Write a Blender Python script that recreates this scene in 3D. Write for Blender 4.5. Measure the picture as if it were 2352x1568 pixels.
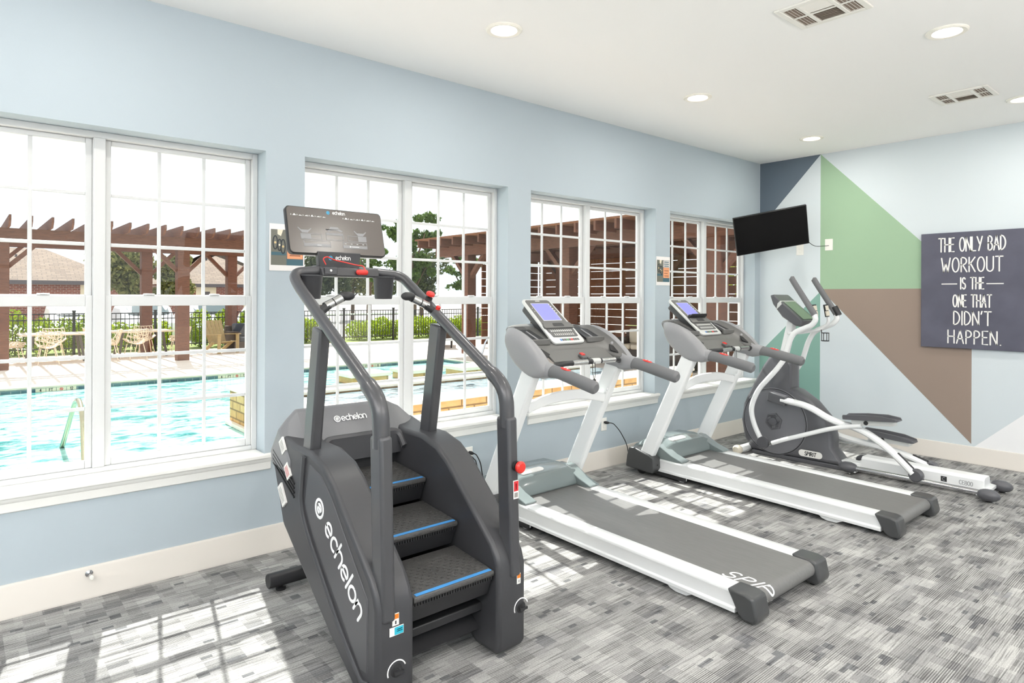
import bpy, bmesh, math, random
from mathutils import Vector, Matrix
random.seed(7)
for _o in list(bpy.data.objects): bpy.data.objects.remove(_o)
SC = bpy.context.scene
COL = SC.collection
PI = math.pi
# ---------------------------------------------------------------- camera
S = 1.15
CAM_H, WALL_Y, WALL_X, CEIL = 1.453*S, 3.679*S, 6.79*S, 2.9374*S
cam_d = bpy.data.cameras.new('camera'); cam = bpy.data.objects.new('camera', cam_d); COL.objects.link(cam)
cam_d.sensor_width = 36.0; cam_d.lens = 36*1484.8/2352; cam_d.shift_x = 0.0; cam_d.shift_y = (680-784)/2352
cam_d.clip_start = 0.05; cam_d.clip_end = 400
_a = math.radians(49.42); _F = Vector((math.cos(_a), math.sin(_a), 0)); _U = Vector((0, 0, 1)); _R = _F.cross(_U)
_g = -0.0045
_r2 = _R*math.cos(_g) - _U*math.sin(_g); _u2 = _R*math.sin(_g) + _U*math.cos(_g)
_m = Matrix((_r2, _u2, -_F)).transposed().to_4x4(); _m.translation = Vector((0, 0, CAM_H))
cam.matrix_world = _m
SC.camera = cam
# ---------------------------------------------------------------- world, sun, exposure
SC.view_settings.view_transform = 'Standard'; SC.view_settings.look = 'None'
SC.view_settings.exposure = 0.31; SC.view_settings.gamma = 1.0; SC.view_settings.use_curve_mapping = False
W = bpy.data.worlds.new('sky'); SC.world = W; W.use_nodes = True
_n = W.node_tree.nodes; _l = W.node_tree.links; _n.clear()
_o = _n.new('ShaderNodeOutputWorld'); _b = _n.new('ShaderNodeBackground'); _l.new(_b.outputs[0], _o.inputs[0])
_tc = _n.new('ShaderNodeTexCoord'); _ns = _n.new('ShaderNodeTexNoise'); _ns.inputs['Scale'].default_value = 2.2; _ns.inputs['Detail'].default_value = 5
_l.new(_tc.outputs['Generated'], _ns.inputs['Vector'])
_cr = _n.new('ShaderNodeValToRGB'); _l.new(_ns.outputs[0], _cr.inputs[0]); _l.new(_cr.outputs[0], _b.inputs[0])
_cr.color_ramp.elements[0].position = .35; _cr.color_ramp.elements[0].color = (.80, .90, 1, 1)
_cr.color_ramp.elements[1].position = .6; _cr.color_ramp.elements[1].color = (1, 1, 1, 1)
_b.inputs[1].default_value = 1.35
SUN_DIR = Vector((-.142, -.705, -1.0))
sun_d = bpy.data.lights.new('sun', 'SUN'); sun = bpy.data.objects.new('sun', sun_d); COL.objects.link(sun)
sun_d.energy = 8.0; sun_d.angle = math.radians(.53); sun_d.color = (1, .97, .92)
sun.rotation_euler = SUN_DIR.to_track_quat('-Z', 'Y').to_euler(); sun.location = (2, 12, 16)
LAMP_W = 9.0
FILL_UP_W = 135.0  # mean power of the unseen fill lights added to brighten the ceiling
# ---------------------------------------------------------------- materials
def lin(c):
    return tuple(((x/255)/12.92 if x/255 <= .04045 else ((x/255+.055)/1.055)**2.4) for x in c)
MATS = {}
def mat(name, rgb=(200, 200, 200), rough=.5, metal=0.0, spec=.5, noise=0.0, scale=30, bump=0.0, coat=0.0, emit=None, estr=0, raw=None, stretch=None):
    if name in MATS: return MATS[name]
    m = bpy.data.materials.new(name); m.use_nodes = True; N = m.node_tree.nodes; L = m.node_tree.links
    p = N['Principled BSDF']; c = raw if raw else lin(rgb)
    p.inputs['Base Color'].default_value = (*c, 1); p.inputs['Roughness'].default_value = rough
    p.inputs['Metallic'].default_value = metal; p.inputs['Specular IOR Level'].default_value = spec
    if coat: p.inputs['Coat Weight'].default_value = coat; p.inputs['Coat Roughness'].default_value = .08
    if emit: p.inputs['Emission Color'].default_value = (*lin(emit), 1); p.inputs['Emission Strength'].default_value = estr
    if noise or bump:
        t = N.new('ShaderNodeTexCoord'); mp = N.new('ShaderNodeMapping'); L.new(t.outputs['Object'], mp.inputs[0])
        if stretch: mp.inputs['Scale'].default_value = stretch
        n = N.new('ShaderNodeTexNoise'); n.inputs['Scale'].default_value = scale; n.inputs['Detail'].default_value = 4
        L.new(mp.outputs[0], n.inputs['Vector'])
        if noise:
            r = N.new('ShaderNodeValToRGB'); L.new(n.outputs[0], r.inputs[0])
            r.color_ramp.elements[0].position = .3; r.color_ramp.elements[1].position = .7
            r.color_ramp.elements[0].color = (*[x*(1-noise) for x in c], 1); r.color_ramp.elements[1].color = (*[min(1, x*(1+noise)) for x in c], 1)
            L.new(r.outputs[0], p.inputs['Base Color'])
        if bump:
            b = N.new('ShaderNodeBump'); b.inputs['Strength'].default_value = bump; b.inputs['Distance'].default_value = .01
            L.new(n.outputs[0], b.inputs['Height']); L.new(b.outputs[0], p.inputs['Normal'])
    MATS[name] = m; return m
def glass_mat(name, tint=(.97, .99, .985), refl=.06):
    m = bpy.data.materials.new(name); m.use_nodes = True; N = m.node_tree.nodes; L = m.node_tree.links; N.clear()
    o = N.new('ShaderNodeOutputMaterial'); mx = N.new('ShaderNodeMixShader'); t = N.new('ShaderNodeBsdfTransparent'); g = N.new('ShaderNodeBsdfGlossy')
    t.inputs[0].default_value = (*tint, 1); g.inputs['Roughness'].default_value = .0
    lw = N.new('ShaderNodeLayerWeight'); pw = N.new('ShaderNodeMath'); pw.operation = 'POWER'; pw.inputs[1].default_value = 5.0; L.new(lw.outputs['Facing'], pw.inputs[0])
    f = N.new('ShaderNodeMath'); f.operation = 'MULTIPLY_ADD'; f.inputs[1].default_value = .5; f.inputs[2].default_value = .02; L.new(pw.outputs[0], f.inputs[0])
    L.new(f.outputs[0], mx.inputs[0]); L.new(t.outputs[0], mx.inputs[1]); L.new(g.outputs[0], mx.inputs[2]); L.new(mx.outputs[0], o.inputs[0])
    MATS[name] = m; return m
# ---------------------------------------------------------------- mesh builder
def V(*a): return Vector(a)
class MB:
    def __init__(s): s.v = []; s.f = []; s.m = []; s.sm = []
    def add(s, vs, fs, mi=0, smooth=True):
        k = len(s.v); s.v += [tuple(v) for v in vs]
        for f in fs: s.f.append([i+k for i in f]); s.m.append(mi); s.sm.append(smooth)
        return s
    def box(s, lo, hi, mi=0):
        (x0, y0, z0), (x1, y1, z1) = lo, hi
        return s.add([(x0,y0,z0),(x1,y0,z0),(x1,y1,z0),(x0,y1,z0),(x0,y0,z1),(x1,y0,z1),(x1,y1,z1),(x0,y1,z1)],
                     [(3,2,1,0),(4,5,6,7),(0,1,5,4),(1,2,6,5),(2,3,7,6),(3,0,4,7)], mi)
    def bar(s, a, b, w, h, mi=0, up=(0, 0, 1)):
        a = Vector(a); b = Vector(b); d = (b-a).normalized(); up = Vector(up)
        if abs(d.dot(up)) > .98: up = Vector((0, 1, 0))
        x = d.cross(up).normalized()*w/2; y = x.cross(d).normalized()*h/2
        vs = [a-x-y, a+x-y, a+x+y, a-x+y, b-x-y, b+x-y, b+x+y, b-x+y]
        return s.add(vs, [(3,2,1,0),(4,5,6,7),(0,1,5,4),(1,2,6,5),(2,3,7,6),(3,0,4,7)], mi)
    def prism(s, pts, axis, a0, a1, mi=0):
        n = len(pts)
        ar = sum(pts[i][0]*pts[(i+1) % n][1]-pts[(i+1) % n][0]*pts[i][1] for i in range(n))
        if ar < 0: pts = pts[::-1]
        def P(p, a):
            return {'x': (a, p[0], p[1]), 'y': (p[0], a, p[1]), 'z': (p[0], p[1], a)}[axis]
        vs = [P(p, a0) for p in pts]+[P(p, a1) for p in pts]
        fs = [tuple(range(n))[::-1], tuple(range(n, 2*n))]+[(i, (i+1) % n, n+(i+1) % n, n+i) for i in range(n)]
        if axis == 'y': fs = [f[::-1] for f in fs]
        return s.add(vs, fs, mi)
    def loft(s, rings, mi=0, closed=True, caps=True, smooth=True):
        n = len(rings[0]); vs = [p for r in rings for p in r]; fs = []
        for i in range(len(rings)-1):
            for j in range(n if closed else n-1):
                k = (j+1) % n; fs.append((i*n+j, i*n+k, (i+1)*n+k, (i+1)*n+j))
        if caps: fs += [tuple(range(n))[::-1], tuple((len(rings)-1)*n+j for j in range(n))]
        return s.add(vs, fs, mi, smooth)
    def tube(s, path, r, n=12, mi=0, flat=None, up=None, caps=True, closed=False, rot=0):
        """round (or elliptical when flat=(a,b), or box when n==4) section swept along path"""
        P = [Vector(p) for p in path]; rings = []; N = len(P)
        T = []
        for i in range(N):
            if closed: t = P[(i+1) % N]-P[i-1]
            else: t = P[min(i+1, N-1)]-P[max(i-1, 0)]
            T.append(t.normalized())
        ref = Vector(up) if up else (Vector((0, 0, 1)) if abs(T[0].z) < .9 else Vector((0, 1, 0)))
        x = None
        for i in range(N):
            t = T[i]
            if up or x is None: x = t.cross(ref).normalized() if t.cross(ref).length > 1e-6 else Vector((1, 0, 0))
            else:
                x = (x-t*x.dot(t)).normalized()
            y = x.cross(t).normalized()
            ri = r[i] if isinstance(r, (list, tuple)) else r
            a, b = (ri*flat[0], ri*flat[1]) if flat else (ri, ri)
            k = 1.0
            if 0 < i < N-1:
                c = max(.35, T[i].dot((P[i+1]-P[i]).normalized())); k = 1/c if n == 4 else 1
            rings.append([P[i]+x*a*math.cos(2*PI*(j+.5)/n+rot)*1+y*b*math.sin(2*PI*(j+.5)/n+rot) for j in range(n)])
        if closed: rings.append(rings[0])
        return s.loft(rings, mi, True, caps and not closed)
    def lathe(s, prof, c=(0, 0, 0), axis=(0, 0, 1), n=24, mi=0):
        ax = Vector(axis).normalized(); x = ax.orthogonal().normalized(); y = ax.cross(x); c = Vector(c)
        rings = [[c+ax*h+(x*math.cos(2*PI*j/n)+y*math.sin(2*PI*j/n))*max(r, 1e-4) for j in range(n)] for r, h in prof]
        return s.loft(rings, mi)
    def ball(s, c, r, n=12, mi=0, m=None):
        rx, ry, rz = r if isinstance(r, (tuple, list)) else (r, r, r)
        rings = []
        for i in range(1, n//2+1):
            t = PI*i/(n//2+1); rings.append([Vector((rx*math.sin(t)*math.cos(2*PI*j/n), ry*math.sin(t)*math.sin(2*PI*j/n), rz*math.cos(t))) for j in range(n)])
        rings = [[(m @ p if m else p)+Vector(c) for p in R] for R in rings]
        return s.loft(rings, mi)
    def grid(s, fn, nu, nv, mi=0):
        vs = [fn(i/nu, j/nv) for j in range(nv+1) for i in range(nu+1)]
        fs = [(j*(nu+1)+i, j*(nu+1)+i+1, (j+1)*(nu+1)+i+1, (j+1)*(nu+1)+i) for j in range(nv) for i in range(nu)]
        return s.add(vs, fs, mi)
    def build(s, name, mats, parent=None, bevel=0, seg=2, sharp=38, sub=0, solid=0):
        me = bpy.data.meshes.new(name)
        o0 = ORG.get(parent.name, Vector()) if parent else ORG.get('@', Vector())
        me.from_pydata([(v[0]-o0.x+SHIFT[0], v[1]-o0.y+SHIFT[1], v[2]-o0.z+SHIFT[2]) for v in s.v], [], s.f)
        if not isinstance(mats, (list, tuple)): mats = [mats]
        for m in mats: me.materials.append(m)
        me.polygons.foreach_set('material_index', s.m); me.polygons.foreach_set('use_smooth', s.sm)
        if len(s.f) < 20000:
            bm = bmesh.new(); bm.from_mesh(me); bmesh.ops.recalc_face_normals(bm, faces=bm.faces); bm.to_mesh(me); bm.free()
        me.update()
        if hasattr(me, 'set_sharp_from_angle'): me.set_sharp_from_angle(angle=math.radians(sharp))
        ob = bpy.data.objects.new(name, me); COL.objects.link(ob)
        if parent: ob.parent = parent; ORG[ob.name] = o0
        if solid:
            md = ob.modifiers.new('solid', 'SOLIDIFY'); md.thickness = solid; md.offset = 0
        if bevel:
            md = ob.modifiers.new('bevel', 'BEVEL'); md.width = bevel; md.segments = seg; md.limit_method = 'ANGLE'; md.angle_limit = math.radians(32); md.harden_normals = False
        if sub:
            md = ob.modifiers.new('sub', 'SUBSURF'); md.levels = sub; md.render_levels = sub
        return ob
ORG = {}; SHIFT = [0, 0, 0]
def thing(name, label, cat, loc=(0, 0, 0), group=None):
    o = bpy.data.objects.new(name, None); COL.objects.link(o); o.location = loc; o.empty_display_size = .1
    ORG[o.name] = Vector(loc); o['label'] = label; o['category'] = cat
    if group: o['group'] = group
    return o
def tag(o, label, cat, group=None):
    o['label'] = label; o['category'] = cat
    if group: o['group'] = group
    return o
def struct(o): o['kind'] = 'structure'; return o
def note(o, label): o['label'] = label; return o
def dup(root, loc, label, group=None, rotz=0.0):
    def cp(o, par):
        c = o.copy(); COL.objects.link(c)
        if par: c.parent = par
        for ch in list(o.children): cp(ch, c)
        return c
    r = cp(root, None); r.location = loc; r.rotation_euler = (0, 0, rotz); r['label'] = label
    if group: r['group'] = group
    return r
def arc(c, r, a0, a1, n=8):
    return [(c[0]+r*math.cos(math.radians(a0+(a1-a0)*i/n)), c[1]+r*math.sin(math.radians(a0+(a1-a0)*i/n))) for i in range(n+1)]
def smooth_path(pts, r=.05, n=5):
    """polyline with rounded corners"""
    P = [Vector(p) for p in pts]; out = [P[0]]
    rr = r if isinstance(r, (list, tuple)) else [r]*len(P)
    for i in range(1, len(P)-1):
        a, b, c = P[i-1], P[i], P[i+1]
        d = min(rr[i], (a-b).length*.48, (c-b).length*.48)
        p0 = b+(a-b).normalized()*d; p1 = b+(c-b).normalized()*d
        for k in range(n+1):
            t = k/n; out.append(p0*(1-t)**2+b*2*t*(1-t)+p1*t*t)
    out.append(P[-1]); return out
# ---------------------------------------------------------------- stroke lettering
def A(cx, cy, rx, ry, a0, a1, n=10):
    return [(cx+rx*math.cos(math.radians(a0+(a1-a0)*i/n)), cy+ry*math.sin(math.radians(a0+(a1-a0)*i/n))) for i in range(n+1)]
GL = {
 'T': (.5, [[(0,1),(.5,1)], [(.25,1),(.25,0)]]), 'H': (.46, [[(0,0),(0,1)], [(.46,0),(.46,1)], [(0,.52),(.46,.52)]]),
 'E': (.36, [[(.36,1),(0,1),(0,0),(.36,0)], [(0,.53),(.3,.53)]]), 'O': (.5, [A(.25,.5,.25,.5,90,450,24)]),
 'N': (.46, [[(0,0),(0,1)], [(0,1),(.46,0)], [(.46,0),(.46,1)]]), 'L': (.36, [[(0,1),(0,0)], [(0,0),(.36,0)]]),
 'Y': (.5, [[(0,1),(.25,.48)], [(.5,1),(.17,0)]]), 'B': (.4, [[(0,0),(0,1)], [(0,1)]+A(.12,.76,.24,.24,90,-90)+[(0,.52)], [(0,.52)]+A(.14,.26,.26,.26,90,-90)+[(0,0)]]),
 'A': (.5, [[(0,0),(.25,1)], [(.25,1),(.5,0)], [(.09,.36),(.41,.36)]]), 'D': (.46, [[(0,0),(0,1)], [(0,1)]+A(.04,.5,.42,.5,90,-90,14)+[(0,0)]]),
 'W': (.66, [[(0,1),(.17,0)], [(.17,0),(.33,.62)], [(.33,.62),(.49,0)], [(.49,0),(.66,1)]]), 'R': (.42, [[(0,0),(0,1)], [(0,1)]+A(.12,.75,.27,.25,90,-90)+[(0,.5)], [(.1,.5),(.42,0)]]),
 'K': (.44, [[(0,0),(0,1)], [(.42,1),(0,.45)], [(.1,.57),(.44,0)]]), 'U': (.46, [[(0,1)]+A(.23,.26,.23,.26,180,360,12)+[(.46,1)]]),
 'I': (.06, [[(.03,0),(.03,1)]]), 'S': (.4, [A(.2,.75,.18,.25,30,270,12)+A(.2,.25,.2,.25,90,-150,12)]), 'P': (.4, [[(0,0),(0,1)], [(0,1)]+A(.12,.74,.26,.26,90,-90)+[(0,.48)]]),
 "'": (.1, [[(.08,1.02),(.02,.82)]]), '.': (.1, [[(.05,.0),(.06,.01)]]), 'F': (.36, [[(.36,1),(0,1)], [(0,1),(0,0)], [(0,.53),(.3,.53)]]),
 'C': (.46, [A(.25,.5,.25,.5,50,310,18)]), '8': (.42, [A(.21,.75,.18,.24,90,450,16), A(.21,.25,.21,.26,90,450,16)]), '0': (.42, [A(.21,.5,.21,.5,90,450,20)]),
 '1': (.2, [[(0,.8),(.14,1)], [(.14,1),(.14,0)]]), '2': (.4, [A(.2,.73,.2,.27,165,-20,10)+[(0,0)], [(0,0),(.4,0)]]), '4': (.42, [[(.3,0),(.3,1)], [(.3,1),(0,.3)], [(0,.3),(.42,.3)]]),
 '5': (.4, [[(.38,1),(.05,1)], [(.05,1),(.02,.55)], [(.02,.55)]+A(.18,.32,.22,.32,100,-150,12)]),
 'e': (.56, [[(.02,.29),(.54,.29)]+A(.28,.29,.27,.29,0,310,18)[1:]]), 'c': (.5, [A(.28,.29,.27,.29,50,310,16)]), 'h': (.5, [[(0,0),(0,.86)], [(0,.3)]+A(.25,.33,.25,.26,180,0,12)+[(.5,0)]]),
 'l': (.05, [[(.02,0),(.02,.86)]]), 'o': (.58, [A(.29,.29,.28,.29,90,450,20)]), 'n': (.5, [[(0,0),(0,.56)], [(0,.3)]+A(.25,.31,.25,.27,180,0,12)+[(.5,0)]]),
 '@': (.8, [A(.38,.34,.38,.4,0,360,26), [(.2,.34),(.56,.34)]+A(.38,.34,.18,.19,0,300,14)[1:]]), '-': (.8, [[(0,.5),(.8,.5)]]),
 '%': (.9, [A(.45,.5,.43,.46,0,360,24), [(.16,.8),(.74,.2)], [(.3,.42),(.62,.6)]]),
}
def strokes(mb, text, o, ux, uy, h, w, t=.002, gap=.16, wx=1.0, shear=0.0, align='c', mi=0, fit=0):
    """write text with rounded strokes in the plane o + ux, uy (unit vectors)"""
    o = Vector(o); ux = Vector(ux).normalized(); uy = Vector(uy).normalized(); nn = ux.cross(uy)
    tot = sum((GL[c][0] if c != ' ' else .3)*wx+gap for c in text)-gap
    kx = fit/(tot*h) if fit else 1.0
    x = {'c': -tot/2, 'l': 0, 'r': -tot}[align]
    for c in text:
        if c == ' ': x += .3*wx+gap; continue
        gw, ls = GL[c]
        for ln in ls:
            pts = [o+ux*((x+p[0]*wx+p[1]*shear)*h*kx)+uy*(p[1]*h) for p in ln]
            if len(pts) < 2: continue
            d0 = (pts[0]-pts[1]).normalized(); d1 = (pts[-1]-pts[-2]).normalized()
            path = [pts[0]+d0*w*.45, pts[0]+d0*w*.25]+pts+[pts[-1]+d1*w*.25, pts[-1]+d1*w*.45]
            if (pts[0]-pts[-1]).length < 1e-4*h+1e-6 and len(pts) > 6: path = pts; rad = [w/2]*len(pts)
            else: rad = [w*.18, w*.42]+[w/2]*len(pts)+[w*.42, w*.18]
            rings = []
            n = len(path)
            for i in range(n):
                tt = (path[min(i+1, n-1)]-path[max(i-1, 0)]).normalized(); sd = nn.cross(tt).normalized(); r = rad[i]
                rings.append([path[i]-sd*r, path[i]-sd*r*.8+nn*t, path[i]+sd*r*.8+nn*t, path[i]+sd*r])
            mb.loft(rings, mi, closed=False, caps=False, smooth=False)
        x += gw*wx+gap
    return tot*h
# ================================================================ room
WINS = [(-.282, 1.514), (1.776, 3.574), (3.839, 5.629), (5.887, 7.682)]
WZ0, WZ1 = .645, 2.608
M_wall = mat('wall_paint', (181, 192, 199), .85, spec=.25, bump=.02, scale=220)
M_ceil = mat('ceiling_paint', (247, 246, 244), .9, spec=.2, bump=.02, scale=200)
M_trim = mat('trim_white', (243, 242, 238), .42)
M_base = mat('baseboard_paint', (218, 212, 204), .45)
M_vinyl = mat('vinyl_white', (216, 217, 217), .35)
M_glass = glass_mat('window_glass')
XW0, YB = -4.6, -4.6
def carpet():
    m = bpy.data.materials.new('carpet'); m.use_nodes = True; N = m.node_tree.nodes; L = m.node_tree.links; p = N['Principled BSDF']
    p.inputs['Roughness'].default_value = .95; p.inputs['Specular IOR Level'].default_value = .15
    t = N.new('ShaderNodeTexCoord')
    def mapping(sc, src=None):
        q = N.new('ShaderNodeMapping'); q.inputs['Scale'].default_value = sc; L.new(t.outputs['Object'], q.inputs[0]); return q
    def noise(sc, scale, det=3):
        q = mapping(sc); n = N.new('ShaderNodeTexNoise'); n.inputs['Scale'].default_value = scale; n.inputs['Detail'].default_value = det; L.new(q.outputs[0], n.inputs['Vector']); return n
    def cells(sc, scale):
        q = mapping(sc); v = N.new('ShaderNodeTexVoronoi'); v.distance = 'CHEBYCHEV'; v.inputs['Scale'].default_value = scale; v.inputs['Randomness'].default_value = .75
        L.new(q.outputs[0], v.inputs['Vector']); s = N.new('ShaderNodeSeparateColor'); L.new(v.outputs['Color'], s.inputs[0]); return s
    def ramp(src, stops):
        r = N.new('ShaderNodeValToRGB'); L.new(src, r.inputs[0]); e = r.color_ramp.elements
        while len(e) < len(stops): e.new(.5)
        for el, (ps, c) in zip(e, stops): el.position = ps; el.color = (*lin((c, c, c)), 1) if not isinstance(c, tuple) else (*lin(c), 1)
        return r
    def mixc(fac, a, b, kind='MIX'):
        q = N.new('ShaderNodeMix'); q.data_type = 'RGBA'; q.blend_type = kind
        if isinstance(fac, float): q.inputs[0].default_value = fac
        else: L.new(fac, q.inputs[0])
        L.new(a, q.inputs[6]); L.new(b, q.inputs[7]); return q.outputs[2]
    def snapped(step, off=(0, 0, 0)):
        a = N.new('ShaderNodeVectorMath'); a.operation = 'ADD'; a.inputs[1].default_value = off; L.new(t.outputs['Object'], a.inputs[0])
        q = N.new('ShaderNodeVectorMath'); q.operation = 'SNAP'; q.inputs[1].default_value = step; L.new(a.outputs[0], q.inputs[0]); return q
    def blocks(step, scale, sc=(1, 1, 1), det=2, off=(0, 0, 0)):
        q = snapped(step, off); m_ = N.new('ShaderNodeMapping'); m_.inputs['Scale'].default_value = sc; L.new(q.outputs[0], m_.inputs[0])
        n = N.new('ShaderNodeTexNoise'); n.inputs['Scale'].default_value = scale; n.inputs['Detail'].default_value = det; L.new(m_.outputs[0], n.inputs['Vector']); return n
    b1 = blocks((.085, .036, 1), 4.6, (1, 1.8, 1), 3)
    c1 = ramp(b1.outputs[0], [(.30, (124, 124, 126)), (.42, (156, 155, 154)), (.52, (177, 176, 174)), (.66, (193, 192, 189))])
    b2 = blocks((.050, .024, 1), 9.0, (1, 1.7, 1), 2, (3.7, 1.9, 0))
    c2 = ramp(b2.outputs[0], [(.0, (98, 99, 102)), (.345, (118, 119, 121)), (.365, (255, 255, 255)), (1, (255, 255, 255))])
    base = mixc(.9, c1.outputs[0], c2.outputs[0], 'DARKEN')
    # crisp pile rows along the window wall, their strength changing from block to block
    sx = N.new('ShaderNodeSeparateXYZ'); L.new(t.outputs['Object'], sx.inputs[0])
    wv = N.new('ShaderNodeMath'); wv.operation = 'MULTIPLY'; wv.inputs[1].default_value = 2*PI/.0095; L.new(sx.outputs[1], wv.inputs[0])
    sn_ = N.new('ShaderNodeMath'); sn_.operation = 'SINE'; L.new(wv.outputs[0], sn_.inputs[0])
    rr = ramp(sn_.outputs[0], [(.0, 176), (.45, 255)])
    b3 = blocks((.13, .05, 1), 5.0, (1, 1.5, 1), 2, (8.1, 5.3, 0)); amp = N.new('ShaderNodeValToRGB'); amp.color_ramp.elements[0].position = .38; amp.color_ramp.elements[1].position = .62; L.new(b3.outputs[0], amp.inputs[0])
    base = mixc(amp.outputs[0], base, mixc(1.0, base, rr.outputs[0], 'MULTIPLY'))
    st = noise((3.2, 95.0, 1), 1.4, 1)
    sr = ramp(st.outputs[0], [(.33, 170), (.44, 240), (.6, 255)])
    base = mixc(.8, base, sr.outputs[0], 'MULTIPLY')
    lp = noise((1, 1, 1), 150, 2); lr = ramp(lp.outputs[0], [(.3, 185), (.65, 255)])
    base = mixc(.5, base, lr.outputs[0], 'MULTIPLY')
    L.new(base, p.inputs['Base Color'])
    b = N.new('ShaderNodeBump'); b.inputs['Strength'].default_value = .35; b.inputs['Distance'].default_value = .004; L.new(st.outputs[0], b.inputs['Height']); L.new(b.outputs[0], p.inputs['Normal'])
    return m
M_carpet = carpet()
struct(MB().box((XW0-.2, YB-.2, -.12), (WALL_X+.2, WALL_Y+.02, 0)).build('floor', M_carpet))
struct(MB().box((XW0-.2, YB-.2, CEIL), (WALL_X+.2, WALL_Y+.23, CEIL+.15)).build('ceiling', M_ceil))
# window wall with four openings
b = MB(); y0, y1 = WALL_Y, WALL_Y+.22
b.box((XW0-.2, y0, -.3), (WALL_X+.2, y1, WZ0-.03)); b.box((XW0-.2, y0, WZ1), (WALL_X+.2, y1, CEIL))
xs = [XW0-.2]+[x for w in WINS for x in w]+[WALL_X+.2]
for i in range(0, len(xs), 2): b.box((xs[i], y0, WZ0-.03), (xs[i+1], y1, WZ1))
struct(b.build('wall_left', M_wall))
struct(MB().box((XW0-.2, YB-.2, -.1), (XW0, WALL_Y, CEIL)).build('wall_front', M_wall))
# wall behind the camera; its unseen glazing is added for more daylight
b = MB(); ADDED_GLAZING = [(-3.9, -.5), (.1, 3.5), (4.1, 7.3)]
b.box((XW0, YB-.2, -.1), (WALL_X+.2, YB, .25)); b.box((XW0, YB-.2, 2.95), (WALL_X+.2, YB, CEIL))
xs = [XW0]+[x for w in ADDED_GLAZING for x in w]+[WALL_X+.2]
for i in range(0, len(xs), 2): b.box((xs[i], YB-.2, .25), (xs[i+1], YB, 2.95))
struct(b.build('wall_back', M_wall))
for i, (a, c) in enumerate(ADDED_GLAZING):  # unseen windows, put in only to brighten the room
    w = struct(bpy.data.objects.new('window_%d' % (i+5), None)); COL.objects.link(w); w.location = ((a+c)/2, YB-.1, .25); ORG[w.name] = Vector(w.location)
    f = MB()
    for x in (a, (a+c)/2-.03, c-.06): f.box((x, YB-.14, .25), (x+.06, YB-.06, 2.95))
    for z in (.25, 2.1, 2.89): f.box((a, YB-.139, z), (c, YB-.061, z+.06))
    f.build('frame', M_vinyl, w); MB().box((a, YB-.103, .25), (c, YB-.097, 2.95)).build('pane', M_glass, w)
# mural wall: base paint and the painted shapes, one mesh
M_navy = mat('mural_slate', (104, 116, 128), .85, spec=.25); M_sage = mat('mural_sage', (160, 188, 158), .85, spec=.25)
M_taupe = mat('mural_taupe', (155, 138, 127), .85, spec=.25); M_teal = mat('mural_teal', (136, 174, 162), .85, spec=.25)
M_white = mat('mural_white', (242, 242, 243), .85, spec=.25); M_pale = mat('mural_pale_blue', (213, 221, 225), .85, spec=.25)
b = MB(); X = WALL_X; t = .0012
b.box((X, YB, -.1), (X+.2, WALL_Y+.02, CEIL), 0)
AY, BY = 3.465, 1.946; BZ = 1.772; bb = .165
def shape(pts, mi): b.prism(pts, 'x', X-t, X+.01, mi)
shape([(WALL_Y, CEIL), (AY, CEIL), (WALL_Y, CEIL-(WALL_Y-AY)*1.068)], 1)
shape([(AY, CEIL), (AY, BZ), (BY-.03, BZ)], 2)
shape([(AY, BZ), (BY, BZ), (BY, bb+.03)], 3)
shape([(AY, BZ-.03), (AY, bb), (WALL_Y, bb), (WALL_Y, .962)], 4)
shape([(BY-.02, bb), (-.1, bb), (-.1, bb+1.92)], 5)
struct(b.build('wall_right', [M_pale, M_navy, M_sage, M_taupe, M_teal, M_white]))
# baseboards
b = MB(); b.prism([(WALL_Y, 0), (WALL_Y-.028, 0), (WALL_Y-.028, .012), (WALL_Y-.017, .03), (WALL_Y-.015, .16), (WALL_Y-.009, .171), (WALL_Y, .171)], 'x', XW0, WALL_X)
struct(b.build('baseboard_left', M_base))
b = MB(); b.prism([(WALL_X, 0), (WALL_X-.028, 0), (WALL_X-.028, .012), (WALL_X-.017, .03), (WALL_X-.015, .16), (WALL_X-.009, .171), (WALL_X, .171)], 'y', YB, WALL_Y-.03)
struct(b.build('baseboard_right', M_base))
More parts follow.
